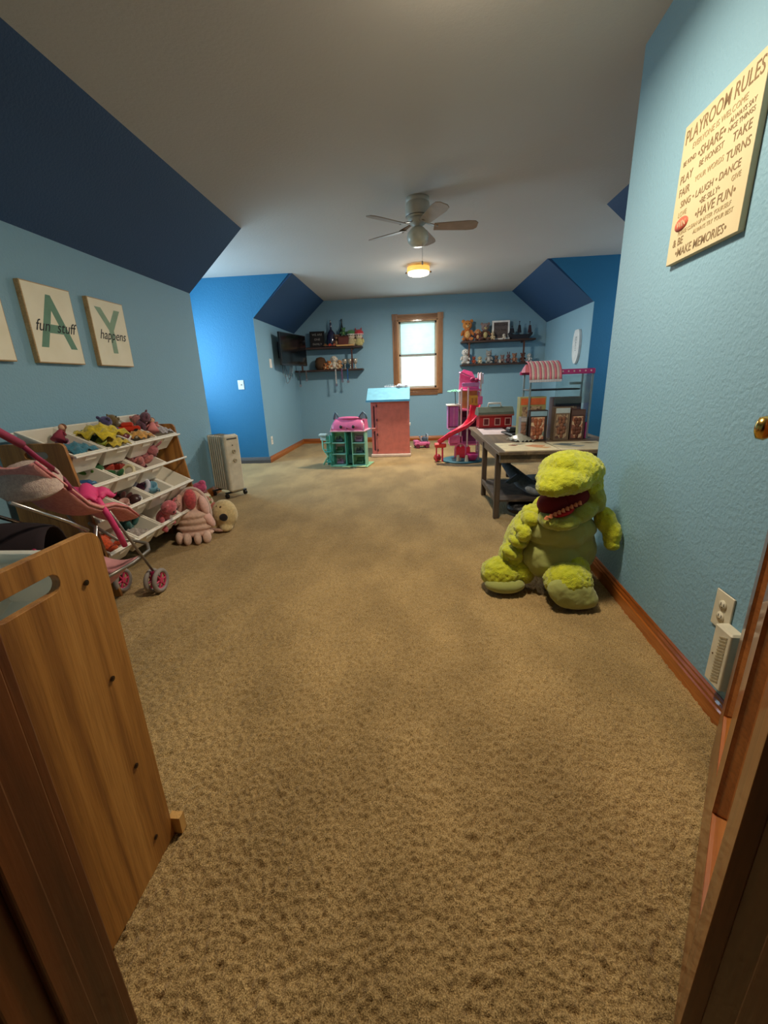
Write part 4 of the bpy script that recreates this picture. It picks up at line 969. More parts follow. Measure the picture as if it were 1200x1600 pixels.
    for i in range(n):
        for j in range(n):
            u, v = i/(n-1)-.5, j/(n-1)-.5; V.append((u*.19, o(1.79)+v*.14, .595+.05*math.cos(u*3)*math.cos(v*2.6)+.012*math.sin(u*16+v*9)))
    obj('bumper_cushion', G().shell(V, n, n, .018), HP, t, label='hot pink nylon lap cushion')
    obj('harness_strap', G().tube([(-.10, o(1.80), .61), (-.06, o(1.86), .62), (0, o(1.88), .62), (.07, o(1.85), .62), (.10, o(1.76), .61)], .012, 8), HP, t)
    obj('harness_strap', G().tube([(.10, o(1.74), .61), (.118, o(1.76), .52), (.115, o(1.80), .42), (.10, o(1.84), .34)], .013, 8), HP, t)
    # lower basket hoop and sling
    obj('front_hoop', G().tube([(-.11, o(1.90), .44), (-.09, o(2.03), .30), (-.04, o(2.09), .27), (.04, o(2.09), .25), (.09, o(2.02), .24), (.11, o(1.85), .24), (.11, o(1.65), .25)], .0085, 8), mat('grey_tube', (150, 144, 134), .35, metal=.6), t)
    V = []; n = 9
    for i in range(n):
        for j in range(n):
            u, v = i/(n-1)-.5, j/(n-1)-.5; V.append((u*.20, o(1.76)+v*.32, .25-.10*math.cos(u*2.8)*math.cos(v*2.6)))
    obj('lower_basket', G().shell(V, n, n, .006), mat('pale_pink_mesh', (216, 150, 150), .8), t, label='pale pink cloth basket between the wheels')
    obj('axle', G().cyl((-.155, o(1.50), .068), (.155, o(1.50), .068), .006), CHROME, t)
stroller()
# a second, dark stroller partly seen behind the foreground organiser
def dark_stroller():
    t = thing('doll_stroller', 'dark maroon folded doll stroller behind the foreground organiser', 'doll stroller', (-1.62, 1.42, -.0), R(20))
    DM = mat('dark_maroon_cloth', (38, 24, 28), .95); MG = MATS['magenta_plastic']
    V = []; n = 13
    for i in range(n):
        a = math.pi*i/(n-1)
        for j in range(n):
            u = j/(n-1)-.5; V.append((u*.34, -.12*math.cos(a)-.0, .40+.20*math.sin(a)*(1-.6*u*u)))
    obj('hood', G().shell(V, n, n, .006), DM, t)
    obj('seat_pan', G().rbox((0, .03, .33), (.30, .26, .12), .03), DM, t)
    for s in (-1, 1):
        obj('side_frame', G().tube([(s*.16, -.14, .52), (s*.17, .0, .36), (s*.17, .16, .09)], .009, 8), MG, t)
        obj('wheel', G().tube([(s*.17, .17+.045*math.cos(R(a)), .058+.045*math.sin(R(a))) for a in range(0, 360, 20)], .012, 8, True), BLACK, t)
        obj('wheel', G().tube([(s*.17, -.13+.045*math.cos(R(a)), .058+.045*math.sin(R(a))) for a in range(0, 360, 20)], .012, 8, True), BLACK, t)
        obj('side_frame', G().tube([(s*.17, .05, .32), (s*.17, -.13, .058)], .008, 8), MG, t)
    obj('side_disc', G().cyl((.172, .02, .345), (.182, .02, .345), .026, n=18), mat('pale_disc', (200, 186, 180), .5), t, label='pale round hinge cap')
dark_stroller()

# ------------------------------------------------------------------ soft toys beside the organiser
def pink_pile():
    t = thing('plush_toy', 'large pale pink ribbed plush toy slumped on the carpet by the organiser', 'plush toy', (-1.62, 2.78, 0), R(14))
    PP = plushm((238, 200, 180), .9); 
    g = G().ell((0, .07, .20), (.115, .06, .185))
    for i, (z, w) in enumerate(((.055, .13), (.105, .13), (.155, .12), (.20, .105))): g.ell((-.0, .015-.004*i, z), (w, .06, .032))
    o = obj('body', g, PP, t); remesh(o, .009, 2, [(.02, .006)])
    for i, (x, y, z, a) in enumerate(((-.10, -.05, .045, .2), (-.04, -.075, .04, -.1), (.03, -.075, .04, .1), (.09, -.055, .04, -.3))):
        obj('paw', G().ell((x, y, z), (.026, .038, .046), (0, 0, a)), PP, t)
    for i, (x, z, a) in enumerate(((-.085, .28, .2), (.085, .26, -.2), (.10, .16, -.5))): obj('ruffle', G().ell((x, .02, z), (.028, .05, .075), (0, a, 0)), plushm((236, 186, 172), .9), t)
    obj('head_patch', G().ell((-.0, .015, .315), (.042, .055, .075)), plushm((214, 84, 88)), t, label='coral red patch at the top')
    obj('hem', G().tube([(.112*math.cos(R(a)), .06, .20+.185*math.sin(R(a))) for a in range(0, 360, 12)], .012, 8, True), plushm((222, 196, 184), .9), t, label='pale rounded edge')
pink_pile()
t = thing('plush_toy', 'round cream plush head with black and brown spots on the carpet', 'plush toy', (-1.50, 3.03, 0), R(-22))
o = obj('body', G().ell((0, 0, .125), (.105, .09, .118)).ell((-.06, -.03, .04), (.05, .06, .03)).ell((.04, -.04, .03), (.05, .05, .03)), plushm((226, 200, 146), .88), t); remesh(o, .008, 2, [(.02, .005)])
obj('black_patch', G().ell((.058, -.068, .125), (.032, .018, .030), (0, 0, .5)), plushm((34, 22, 16)), t, label='black fluffy patch')
for x, z, r in ((-.035, .17, .014), (-.005, .195, .016), (-.06, .10, .013), (.03, .20, .010)): obj('brown_spot', G().ell((x, -.075+abs(z-.12)*.25, z), (r, .012, r)), plushm((120, 84, 34)), t)
obj('ear', G().ell((-.095, -.01, .16), (.02, .04, .055)), plushm((206, 120, 104)), t, label='rose ear')
obj('fringe', G().ell((-.02, -.09, .02), (.07, .02, .014)), plushm((220, 170, 150)), t)
t = thing('cloth_bag', 'small flowered cloth bag with bright pink top behind the pink plush toy', 'bag', (-1.80, 3.26, 0), R(10))
o = obj('bag_body', G().ell((0, 0, .13), (.10, .08, .14)).rbox((0, 0, .05), (.17, .14, .09), .03), patches('flowered_cloth', [(206, 190, 160), (180, 160, 110), (196, 130, 120), (120, 120, 70), (220, 206, 180)], 55, .9), t); remesh(o, .009, 3)
o = obj('bag_top', G().ell((0, 0, .285), (.062, .05, .045)).ell((.03, 0, .32), (.03, .03, .03)), plushm((226, 92, 140)), t, label='bright pink gathered top'); remesh(o, .008, 2)
obj('tie_cord', G().tube([(.055*math.cos(R(a)), .045*math.sin(R(a)), .248) for a in range(0, 360, 24)], .007, 6, True), plushm((150, 60, 80)), t)

# ------------------------------------------------------------------ radiator heater
def heater():
    t = thing('radiator_heater', 'cream oil-filled radiator heater on black castors by the left wall corner', 'heater', (-1.825, 4.03, 0), R(57))
    obj('control_panel', G().rbox((0, 0, .345), (.165, .055, .575), .02), CREAM, t)
    obj('top_grille', G().bb(-.055, .055, -.0295, -.026, .585, .597), mat('heater_slot_grey', (70, 68, 64), .5), t)
    for i in range(6):
        y = .05+i*.038
        obj('fin', G().rbox((0, y, .345), (.145, .026, .555), .012), mat('fin_enamel', (218, 208, 188), .4), t)
    obj('oil_pipe', G().cyl((0, .02, .11), (0, .26, .11), .018).cyl((0, .02, .57), (0, .26, .57), .018), MATS['fin_enamel'], t)
    obj('back_cap', G().rbox((0, .275, .345), (.15, .02, .55), .01), CREAM, t)
    kn = mat('beige_knob', (190, 176, 148), .4)
    for z in (.465, .375):
        k = obj('dial', G().cyl((.005, -.028, z), (.005, -.046, z), .020, .017, n=20), kn, t); obj('pointer', G().bb(.003, .007, -.0475, -.0455, z-.002, z+.016), BLACK, k)
    obj('indicator', G().prism([(-.008, .522), (.008, .522), (0, .536)], -.030, -.027, 'y'), mat('heater_mark', (90, 70, 56), .5), t)
    for y in (.02, .25):
        ax = obj('castor_axle', G().rbox((0, y, .052), (.24, .03, .014), .004), BLACK, t)
        for s in (-1, 1):
            obj('castor', G().cyl((s*.105-.012, y, .022), (s*.105+.012, y, .022), .022, n=16), BLACK, ax)
            obj('castor_stem', G().cyl((s*.105, y, .03), (s*.105, y, .05), .007, n=8), CHROME, ax)
heater()

# ------------------------------------------------------------------ cat dollhouse
def cat_house():
    t = thing('cat_dollhouse', 'teal three-storey dollhouse with pink cat-head roof', 'dollhouse', (-.885, 5.50, 0), R(-9))
    TL = mat('teal_plastic', (84, 186, 168), .35); TG = mat('pale_green_plastic', (140, 206, 176), .4); DT = mat('dark_teal_plastic', (22, 96, 96), .4); PK = mat('cat_pink_plastic', (226, 112, 156), .35)
    GY = mat('grey_green_room', (150, 190, 172), .5); W = .46; H = .465; hw = W/2
    obj('base_plate', G().rbox((0, .14, .006), (W+.06, .36, .012), .005), mat('pale_mint_plastic', (150, 206, 160), .4), t)
    obj('back_wall', G().bb(-hw, hw, .12, .135, .012, H), GY, t)
    for x in (-hw, -.045+.0, .045, hw-.012): obj('side_wall', G().bb(x, x+.012, 0, .12, .012, H), TL if x < 0 else TG, t, bevel=.002)
    for k in range(4): z = .012+k*(H-.02)/3; obj('floor_slab', G().bb(-hw, -.045, -.012, .12, z, z+.012).bb(.057, hw, -.012, .12, z, z+.012), mat('mint_edge', (150, 214, 196), .4), t, bevel=.002)
    obj('lift_shaft', G().bb(-.033, .045, .095, .11, .012, H-.01), DT, t, label='dark teal lift shaft in the middle')
    obj('lift_car', G().rbox((.006, .06, .10), (.06, .06, .12), .006), DT, t)
    fr = [mat('doll_sofa_mauve', (150, 120, 150), .6), mat('doll_table_green', (60, 110, 80), .6), mat('doll_shelf_grey', (64, 84, 90), .6)]
    for k in range(3):
        z = .024+k*(H-.02)/3
        for j, x in enumerate((-.14, .135)):
            g = G().rbox((x, .06, z+.022), (.10, .06, .03), .006)
            if (k+j) % 2: g.rbox((x, .09, z+.05), (.10, .016, .06), .005).rbox((x-.045, .06, z+.04), (.014, .06, .03), .004).rbox((x+.045, .06, z+.04), (.014, .06, .03), .004)
            else: g.cyl((x-.03, .06, z+.03), (x-.03, .06, z+.07), .012).cyl((x+.03, .06, z+.03), (x+.03, .06, z+.06), .014).rbox((x, .085, z+.045), (.03, .02, .06), .004)
            obj('doll_furniture', g, fr[(k+j) % 3], t)
            obj('room_wall', G().bb(x-.085, x+.085, .108, .119, z, z+.13), [mat('doll_wall_grey', (176, 196, 190), .6), mat('doll_wall_green', (150, 206, 160), .6), mat('doll_wall_mauve', (190, 180, 186), .6)][(k*2+j) % 3], t)
    obj('eave', G().rbox((0, .13, H+.006), (W+.02, .32, .016), .005), mat('eave_pink', (230, 176, 196), .4), t)
    # cat head roof with rounded front
    n = 9; V = []; 
    for i in range(n):
        u = i/(n-1)
        w_ = hw*(1-.30*u**1.6); 
        for j in range(13):
            a = j/12-.5; V.append((a*2*w_, -.015+.13*u**1.4, H+.012+.155*math.sin(u*math.pi/2)-.010*abs(a*2)**3))
    obj('roof_face', G().shell(V, n, 13, .02), PK, t, label='pink cat face forming the roof')
    obj('roof_back', G().prism([(.0, 0), (.285, 0), (.24, .13), (.12, .155)], -hw*.9, hw*.9, 'x', Matrix.Translation((0, 0, H+.012))), PK, t)
    obj('fringe', G().ell((0, .095, H+.165), (.16, .05, .022)), PK, t)
    for s in (-1, 1):
        obj('cat_eye', G().ell((s*.085, -.016, H+.062), (.020, .016, .022)), BLACK, t)
        obj('cheek_edge', G().tube([(s*(hw-.004), -.02, H+.015), (s*(hw*.94), .02, H+.08), (s*(hw*.76), .10, H+.15)], .007, 8), mat('pale_pink_edge', (240, 196, 210), .4), t)
        e = obj('ear', G().tube([(s*.17-.045, .10, H+.15), (s*.18-.025, .10, H+.21), (s*.19, .10, H+.245), (s*.195+.03, .10, H+.21), (s*.19+.05, .10, H+.15)], .013, 8), mat('ear_grey', (96, 120, 134), .4), t, label='grey-rimmed cat ear')
        obj('ear_inner', G().prism([(s*.18-.035, H+.155), (s*.19, H+.235), (s*.19+.04, H+.155)], .097, .103, 'y'), mat('ear_inner_grey', (150, 160, 170), .5), e)
    obj('cat_nose', G().ell((0, -.020, H+.045), (.014, .012, .010)), mat('nose_plum', (130, 40, 80), .5), t)
    for x, z in ((.11, .135), (.15, .128)): obj('bow', G().ell((x, .075, H+z), (.028, .02, .02)), PK, t)
    # balcony tower on the left
    obj('tower_panel', G().bb(-hw-.085, -hw-.004, .04, .05, .012, .40), mat('clear_teal', (120, 206, 190), .2, alpha=1), t)
    obj('tower_post', G().cyl((-hw-.02, .0, .012), (-hw-.02, .0, .42), .014).cyl((-hw-.085, .04, .012), (-hw-.085, .04, .40), .010), TL, t)
    for z in (.06, .20, .32): obj('balcony', G().rbox((-hw-.055, .01, z), (.10, .10, .012), .004).tube([(-hw-.10, -.035, z+.035), (-hw-.01, -.035, z+.035)], .004, 6), TL if z < .3 else TG, t)
    obj('lookout', G().rbox((-hw-.12, .02, .42), (.11, .08, .035), .008).rbox((-hw-.12, .03, .37), (.08, .06, .05), .008), mat('lookout_pale', (190, 214, 214), .4), t, label='pale lookout box on the tower')
    obj('slide_rail', G().tube([(-hw-.14, .02, .36), (-hw-.13, .0, .24), (-hw-.06, -.02, .14), (-hw-.12, -.05, .03)], .012, 8), TG, t)
    obj('door_mat', G().rbox((-.02, -.07, .009), (.12, .05, .010), .004).rbox((.17, -.04, .012), (.12, .05, .014), .004), mat('pale_yellow_step', (206, 220, 160), .5), t)
cat_house()

# ------------------------------------------------------------------ tall pink doll wardrobe house with blue roof
def pink_house():
    t = thing('pink_dollhouse', 'tall closed salmon-pink dollhouse with light blue roof under the window', 'dollhouse', (-.36, 6.22, 0), R(0))
    SP = mat('salmon_painted_wood', (208, 116, 100), .5); SD = mat('salmon_side_paint', (200, 108, 100), .5); WB_ = mat('white_painted_base', (222, 196, 176), .5); RB = mat('light_blue_roof_paint', (112, 172, 194), .45)
    W = .56; hw = W/2; H = .80; D = .36
    obj('carcass', G().bb(-hw+.012, hw-.012, .02, D, .04, H), SD, t)
    obj('base_board', G().rbox((0, D/2-.01, .02), (W+.03, D+.07, .04), .005), WB_, t)
    obj('front_door', G().bb(-hw+.085, hw, -.004, .014, .045, H-.004), SP, t, bevel=.002, label='large plain salmon front door')
    obj('front_frame', G().bb(-hw, -hw+.03, .0, .02, .045, H).bb(-hw+.055, -hw+.083, 0, .02, .045, H).bb(-hw+.03, -hw+.055, 0, .02, H-.06, H).bb(-hw+.03, -hw+.055, 0, .02, .38, .43).bb(-hw+.03, -hw+.055, 0, .02, .045, .09), SD, t)
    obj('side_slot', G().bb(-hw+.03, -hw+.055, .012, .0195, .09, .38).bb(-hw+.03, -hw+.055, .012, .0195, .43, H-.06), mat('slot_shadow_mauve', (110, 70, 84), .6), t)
    for z in (.10, .33, .54, .74): obj('hinge', G().rbox((-hw+.083, -.006, z), (.022, .012, .034), .003).cyl((-hw+.083, -.012, z-.017), (-hw+.083, -.012, z+.017), .0045, n=8), mat('dull_hinge', (110, 70, 72), .4, metal=.5), t)
    obj('ledge', G().rbox((-hw+.02, -.012, .42), (.07, .024, .016), .003), mat('pale_pink_ledge', (226, 160, 150), .5), t)
    obj('latch', G().rbox((hw+.006, .0, .47), (.016, .03, .04), .004), WHITE, t, label='small white catch on the right edge')
    obj('corner_post', G().rbox((hw+.008, .04, .09), (.02, .05, .10), .003), WB_, t)
    # roof: sloping slab with overhang
    obj('roof', G().prism([(-.06, .80), (-.06, .822), (D*.62, .985), (D+.03, .985), (D+.03, .80)], -hw-.055, hw+.008, 'x'), RB, t, bevel=.003)
    obj('roof_lip', G().bb(-hw-.062, hw+.012, -.068, -.052, .798, .826), mat('mid_blue_roof_edge', (70, 146, 182), .45), t)
pink_house()
t = thing('toy_tiara', 'small silver tiara lying on the blue dollhouse roof', 'toy crown', (-.36, 6.50, .987))
obj('band', G().tube([(.09*math.cos(R(a)), .05*math.sin(R(a)), .008) for a in range(0, 360, 20)], .006, 6, True), mat('pale_silver', (214, 220, 226), .3, metal=.4), t)
g = G()
for i in range(9): a = R(200+i*17.5); g.cyl((.09*math.cos(a), .05*math.sin(a), .01), (.09*math.cos(a), .05*math.sin(a), .03+.02*(1-abs(i-4)/4)), .007, .002, n=6)
obj('points', g, MATS['pale_silver'], t)
t = thing('toy_car', 'white toy convertible next to the tiara on the blue roof', 'toy car', (-.18, 6.46, .989), R(4))
obj('car_body', G().rbox((0, 0, .022), (.17, .08, .026), .008).rbox((-.045, 0, .04), (.05, .07, .016), .006), mat('pearl_white', (214, 216, 222), .3), t)
for x in (-.05, .05):
    for y in (-.04, .04): obj('wheel', G().cyl((x, y-.006, .014), (x, y+.006, .014), .014, n=12), mat('grey_wheel', (120, 120, 130), .4), t)

# ------------------------------------------------------------------ tall pink play tower with slide
def play_tower():
    t = thing('doll_play_tower', 'tall pink doll mansion with curving red slide and white posts', 'dollhouse', (.66, 5.80, 0), 0)
    PK = mat('tower_pink', (236, 116, 170), .4); LP = mat('tower_lilac', (206, 136, 196), .45); HPk = mat('slide_red_pink', (238, 48, 84), .3); WP = mat('tower_white', (226, 206, 204), .4)
    YL = mat('tower_yellow', (226, 176, 70), .5); PU = mat('tower_purple_panel', (150, 96, 160), .5); MN = mat('mint_parasol', (120, 204, 168), .5)
    obj('round_base', G().lathe([(0, 0), (.28, 0), (.28, .012), (.26, .018), (0, .018)], (-.02, .0, 0), 40), mat('dark_teal_base', (30, 92, 106), .5), t, label='dark teal round base')
    # main frame posts
    for x, y in ((-.055, -.13), (.03, -.13), (.19, -.11), (-.055, .12), (.19, .12)):
        obj('post', G().rbox((x, y, .49 if x < .1 else .58), (.020, .020, .95 if x < .1 else 1.13), .004), WP, t)
    for z, m, x0, x1 in ((.23, PK, -.20, .20), (.44, LP, -.22, .20), (.68, PK, -.07, .20), (.93, PK, -.07, .20)):
        obj('floor_deck', G().rbox(((x0+x1)/2, 0, z), (x1-x0, .27, .018), .006), m, t)
    obj('back_panel', G().bb(-.06, .19, .118, .126, .24, .68), mat('tower_plum_wall', (140, 60, 100), .5), t)
    obj('back_panel', G().bb(-.06, .19, .118, .126, .69, .92), mat('tower_gold_wall', (214, 160, 90), .5), t, label='gold upper room wall')
    obj('back_panel', G().bb(-.06, .19, .118, .126, .94, 1.08), PU, t)
    obj('side_panel', G().bb(.192, .200, -.11, .12, .45, .90), PK, t); obj('side_panel', G().bb(.195, .202, -.11, .12, .02, .43), LP, t)
    # left wing: lilac room with flat roof, palm parasol
    obj('wing_wall', G().bb(-.225, -.07, .10, .108, .44, .735).bb(-.225, -.217, -.12, .10, .44, .735), LP, t)
    obj('wing_window', G().bb(-.15, -.147, -.121, -.118, .47, .72).bb(-.225, -.07, -.122, -.116, .45, .46), WP, t)
    obj('wing_curtain', G().rbox((-.15, -.11, .60), (.12, .012, .26), .005), mat('curtain_lilac', (176, 104, 180), .7), t)
    obj('wing_roof', G().rbox((-.15, 0, .745), (.18, .27, .018), .006), mat('wing_roof_cream', (206, 200, 190), .5), t)
    pr = obj('parasol', G().cyl((-.12, -.02, .75), (-.13, -.02, .93), .007, n=8), mat('parasol_pole', (96, 110, 120), .5), t)
    g = G()
    for k in range(7): a = R(k*51.4); g.add([(-.13, -.02, .945), (-.13+.09*math.cos(a-.3), -.02+.09*math.sin(a-.3), .915), (-.13+.11*math.cos(a), -.02+.11*math.sin(a), .925), (-.13+.09*math.cos(a+.3), -.02+.09*math.sin(a+.3), .915), (-.13, -.02, .925)], [(0, 1, 2, 3), (4, 3, 2, 1), (0, 4, 1), (0, 3, 4)])
    obj('parasol_leaves', g, MN, pr)
    # upper gable and balcony
    obj('gable', G().prism([(-.07, .94), (-.06, 1.14), (-.01, 1.19), (.10, 1.16), (.18, 1.0), (.20, .94)], .08, .095, 'y'), PK, t)
    obj('roof_slab', G().box((.055, .0, 1.10), (.27, .24, .016), (0, R(24), 0)), PK, t, label='sloping pink roof slab')
    obj('balcony_rail', G().rbox((.06, -.135, 1.0), (.22, .012, .05), .004), LP, t)
    obj('balcony_flower', G().ell((.08, -.14, 1.06), (.035, .02, .03)).ell((.13, -.14, 1.05), (.03, .02, .026)), mat('magenta_flower', (166, 30, 92), .6), t)
    obj('chimney_post', G().rbox((.205, -.05, 1.07), (.05, .05, .13), .006), mat('pale_blue_post', (206, 206, 222), .4), t)
    obj('lift_box', G().rbox((.10, -.09, .80), (.12, .08, .13), .008), YL, t, label='yellow lift cabin')
    obj('lift_window', G().rbox((.085, -.133, .80), (.02, .01, .06), .003).rbox((.13, -.133, .80), (.02, .01, .06), .003), mat('ochre_window', (170, 120, 50), .4), t)
    obj('pink_drawer', G().rbox((.185, -.12, .80), (.06, .05, .10), .005), PK, t)
    # slide: trough swept along a curve
    P = [(.13, -.16, .74), (.12, -.19, .62), (.08, -.23, .54), (.0, -.27, .47), (-.10, -.28, .42), (-.20, -.27, .37), (-.28, -.25, .31), (-.34, -.24, .27)]
    V = []; m = 9
    Pv = [Vector(p) for p in P]
    for i, p in enumerate(Pv):
        tg = (Pv[min(i+1, len(P)-1)]-Pv[max(i-1, 0)]).normalized(); sd = tg.cross(Vector((0, 0, 1))).normalized(); up = sd.cross(tg)
        for j in range(m): u = j/(m-1)-.5; V.append(p+sd*u*.12+up*(.05*(2*u)**4))
    obj('slide', G().shell(V, len(P), m, .008), HPk, t, label='curving red-pink slide')
    obj('slide_tray', G().rbox((-.33, -.22, .245), (.15, .14, .05), .01), mat('orange_red_tray', (236, 66, 62), .4), t)
    obj('slide_support', G().cyl((-.30, -.2, .02), (-.30, -.2, .23), .012).cyl((-.38, -.2, .02), (-.38, -.2, .23), .010), HPk, t)
    # lower rooms
    obj('pink_counter', G().rbox((-.12, -.09, .30), (.18, .10, .11), .012), PK, t)
    obj('pink_room_box', G().rbox((-.02, -.10, .13), (.19, .10, .16), .02), HPk, t)
    obj('arch', G().tube([(-.13, -.15, .05)]+[(-.06+.07*math.cos(R(a)), -.15, .18+.07*math.sin(R(a))) for a in range(180, -1, -20)]+[(.01, -.15, .05)], .010, 8), PK, t)
    obj('tub', G().lathe([(0, 0), (.05, 0), (.075, .05), (.082, .09), (.070, .09), (.06, .02), (0, .015)], (.10, -.15, .03), 20), mat('hot_pink_tub', (232, 70, 150), .35), t, label='hot pink bathtub on the base')
    obj('foot', G().cyl((-.09, -.17, 0), (-.09, -.17, .10), .026, .016).cyl((.02, -.2, 0), (.02, -.2, .10), .030, .016), mat('cream_foot', (222, 206, 180), .5), t, label='cream foot of the front post')
    obj('ladder', G().tube([(.155, -.14, .03), (.155, -.14, .42)], .005, 6).tube([(.185, -.14, .03), (.185, -.14, .42)], .005, 6).add(*(lambda: ([(.155, -.143, z+dz) for z in np.arange(.06, .42, .045) for dz in (0, .006)]+[(.185, -.143, z+dz) for z in np.arange(.06, .42, .045) for dz in (0, .006)], [(2*i, 2*i+1, 16+2*i+1, 16+2*i) for i in range(8)]))()), WP, t)
play_tower()
t = thing('toy_ball', 'small dark red ball under the red slide', 'ball', (.30, 5.72, .055)); obj('shell', G().ell((0, 0, 0), .052), flat((150, 26, 40), .4), t); obj('stripe', G().lathe([(.0515, -.008), (.0535, -.006), (.0535, .006), (.0515, .008)], rot=(.5, .6, 0)), flat((206, 90, 60), .4), t)
def toy_car_big():
    t = thing('toy_car', 'pink toy car with grey doll seat on the carpet below the window', 'toy car', (.105, 7.02, 0), R(12))
    PKc = mat('car_pink', (222, 110, 160), .35)
    obj('car_body', G().rbox((0, 0, .07), (.26, .15, .07), .02).rbox((-.09, 0, .11), (.09, .14, .03), .015), PKc, t)
    obj('windshield', G().box((-.02, 0, .155), (.008, .13, .09), (0, R(-20), 0)), mat('pale_blue_clear', (170, 190, 206), .2), t)
    obj('seat', G().rbox((.05, 0, .13), (.08, .11, .10), .02), mat('seat_slate', (70, 84, 100), .6), t)
    obj('roll_bar', G().tube([(.09, -.06, .10), (.09, -.06, .22), (.09, .06, .22), (.09, .06, .10)], .009, 8), mat('bar_grey', (160, 180, 196), .4), t)
    for x in (-.08, .08):
        for y in (-.07, .07): obj('wheel', G().cyl((x, y-.012, .034), (x, y+.012, .034), .034, n=20), mat('maroon_wheel', (110, 36, 60), .5), t)
toy_car_big()

# ------------------------------------------------------------------ activity table and what stands on it
TZ = .545
def activity_table():
    t = thing('activity_table', 'long low grey-brown activity table by the right wall', 'table', (1.12, 4.0, 0))
    TW = wood('weathered_table_wood', (150, 126, 96), (124, 104, 80), (92, 78, 62), 'Y', 10, .55, .05); LG = wood('dark_leg_wood', (92, 78, 66), (72, 60, 52), (50, 42, 36), 'Z', 10, .5, .05)
    x0, x1, y0, y1 = .615-1.12, 1.62-1.12, 3.13-4.0, 4.92-4.0
    for i in range(5):
        a = x0+(x1-x0)*i/5; obj('top_plank', G().bb(a+.001, a+(x1-x0)/5-.001, y0, y1, TZ-.022, TZ), TW, t, bevel=.002)
    for q in ((x0+.02, x1-.02, y0+.03, y0+.05), (x0+.02, x1-.02, y1-.05, y1-.03), (x0+.02, x0+.04, y0+.05, y1-.05), (x1-.04, x1-.02, y0+.05, y1-.05)): obj('apron', G().bb(*q, TZ-.085, TZ-.022), TW, t)
    for (x, y) in ((x0+.0, 3.24-4.0), (x0+.012, 3.95-4.0), (x1-.05, 3.24-4.0), (x1-.05, 3.95-4.0), (1.02-1.12, 4.72-4), (x1-.05, 4.72-4)):
        obj('leg', G().bb(x, x+.042, y-.02, y+.022, 0, TZ-.022), LG, t, bevel=.002)
    obj('lower_rail', G().bb(x0+.01, x0+.03, 3.26-4, 3.93-4, .12, .16), LG, t)
    obj('lower_shelf', G().bb(x0+.02, x1-.02, 3.25-4, 3.95-4, .13, .145), LG, t)
    return t
activity_table()
def printed_sheet(label, c, w, d, rz, m, z=TZ+.0002, group=None, img=None):
    t = thing('printed_board', label, 'game board', (c[0], c[1], z), rz, group)
    obj('board', G().bb(-w/2, w/2, -d/2, d/2, 0, .006), m, t, bevel=.001)
    for (x, y, a, b, col) in img or []:
        obj('printed_picture', G().add([(x+a*math.cos(R(k))*(1+.25*math.sin(3*R(k))), y+b*math.sin(R(k))*(1+.2*math.cos(4*R(k))), h) for h in (.006, .0068) for k in range(0, 360, 24)], [tuple(range(15, 30)), tuple(range(14, -1, -1))]+[(k, (k+1) % 15, 15+(k+1) % 15, 15+k) for k in range(15)]), flat(col, .7), t)
    return t
SH = mat('cream_board', (250, 234, 194), .6)
printed_sheet('cream game board with orange print at the table front', (.865, 3.36), .40, .40, R(1), SH, img=[(-.08, .06, .035, .03, (150, 90, 60)), (.08, .0, .07, .06, (230, 160, 110)), (.12, -.08, .05, .03, (226, 176, 120)), (-.02, .12, .05, .02, (110, 110, 100))], group='game boards on the table')
printed_sheet('cream game board with grey-blue print at the table front right', (1.28, 3.36), .40, .40, R(-1), SH, img=[(-.10, .05, .08, .05, (110, 124, 124)), (-.04, -.04, .06, .03, (160, 170, 170)), (.10, .10, .06, .02, (150, 130, 80))], group='game boards on the table')
printed_sheet('pale pink-white sheet at the back left of the table', (.80, 4.42), .26, .56, R(-2), mat('pale_pink_paper', (236, 216, 216), .7))
t = thing('toy_tray', 'black toy tray with small dark parts beside the pink-white sheet', 'toy tray', (.985, 4.12, TZ+.001), R(8))
obj('tray', G().rbox((0, 0, .012), (.24, .30, .024), .008), mat('black_tray', (24, 26, 28), .4), t)
obj('tray_part', G().rbox((-.05, .05, .045), (.08, .10, .045), .012).rbox((.06, .0, .04), (.06, .12, .03), .01), mat('charcoal_part', (50, 54, 58), .5), t); obj('tray_part', G().ell((.02, -.08, .04), (.04, .03, .02)), mat('green_part', (50, 92, 76), .5), t, label='dark green piece')
t = thing('toy_car', 'small grey toy car behind the black tray', 'toy car', (1.08, 4.36, TZ+.002), R(80))
obj('car_body', G().rbox((0, 0, .04), (.16, .08, .04), .012).rbox((0, 0, .07), (.08, .07, .03), .012), mat('car_grey', (84, 88, 100), .35), t)
for x in (-.05, .05):
    for y in (-.038, .038): obj('wheel', G().cyl((x, y-.008, .02), (x, y+.008, .02), .02, n=14), BLACK, t)
t = thing('tissue_wad', 'translucent crumpled plastic bag at the foot of the clear case', 'plastic bag', (.90, 3.68, TZ+.001), R(20))
g = G(); n = 12; V = []
for i in range(n):
    for j in range(n):
        u, v = i/(n-1)-.5, j/(n-1)-.5; V.append((u*.14, v*.22, .045*math.cos(u*3)*math.cos(v*3)+.012*math.sin(u*23)*math.cos(v*19)+.012))
obj('film', g.shell(V, n, n, .001), mat('milky_film', (206, 204, 186), .3, alpha=.6), t)
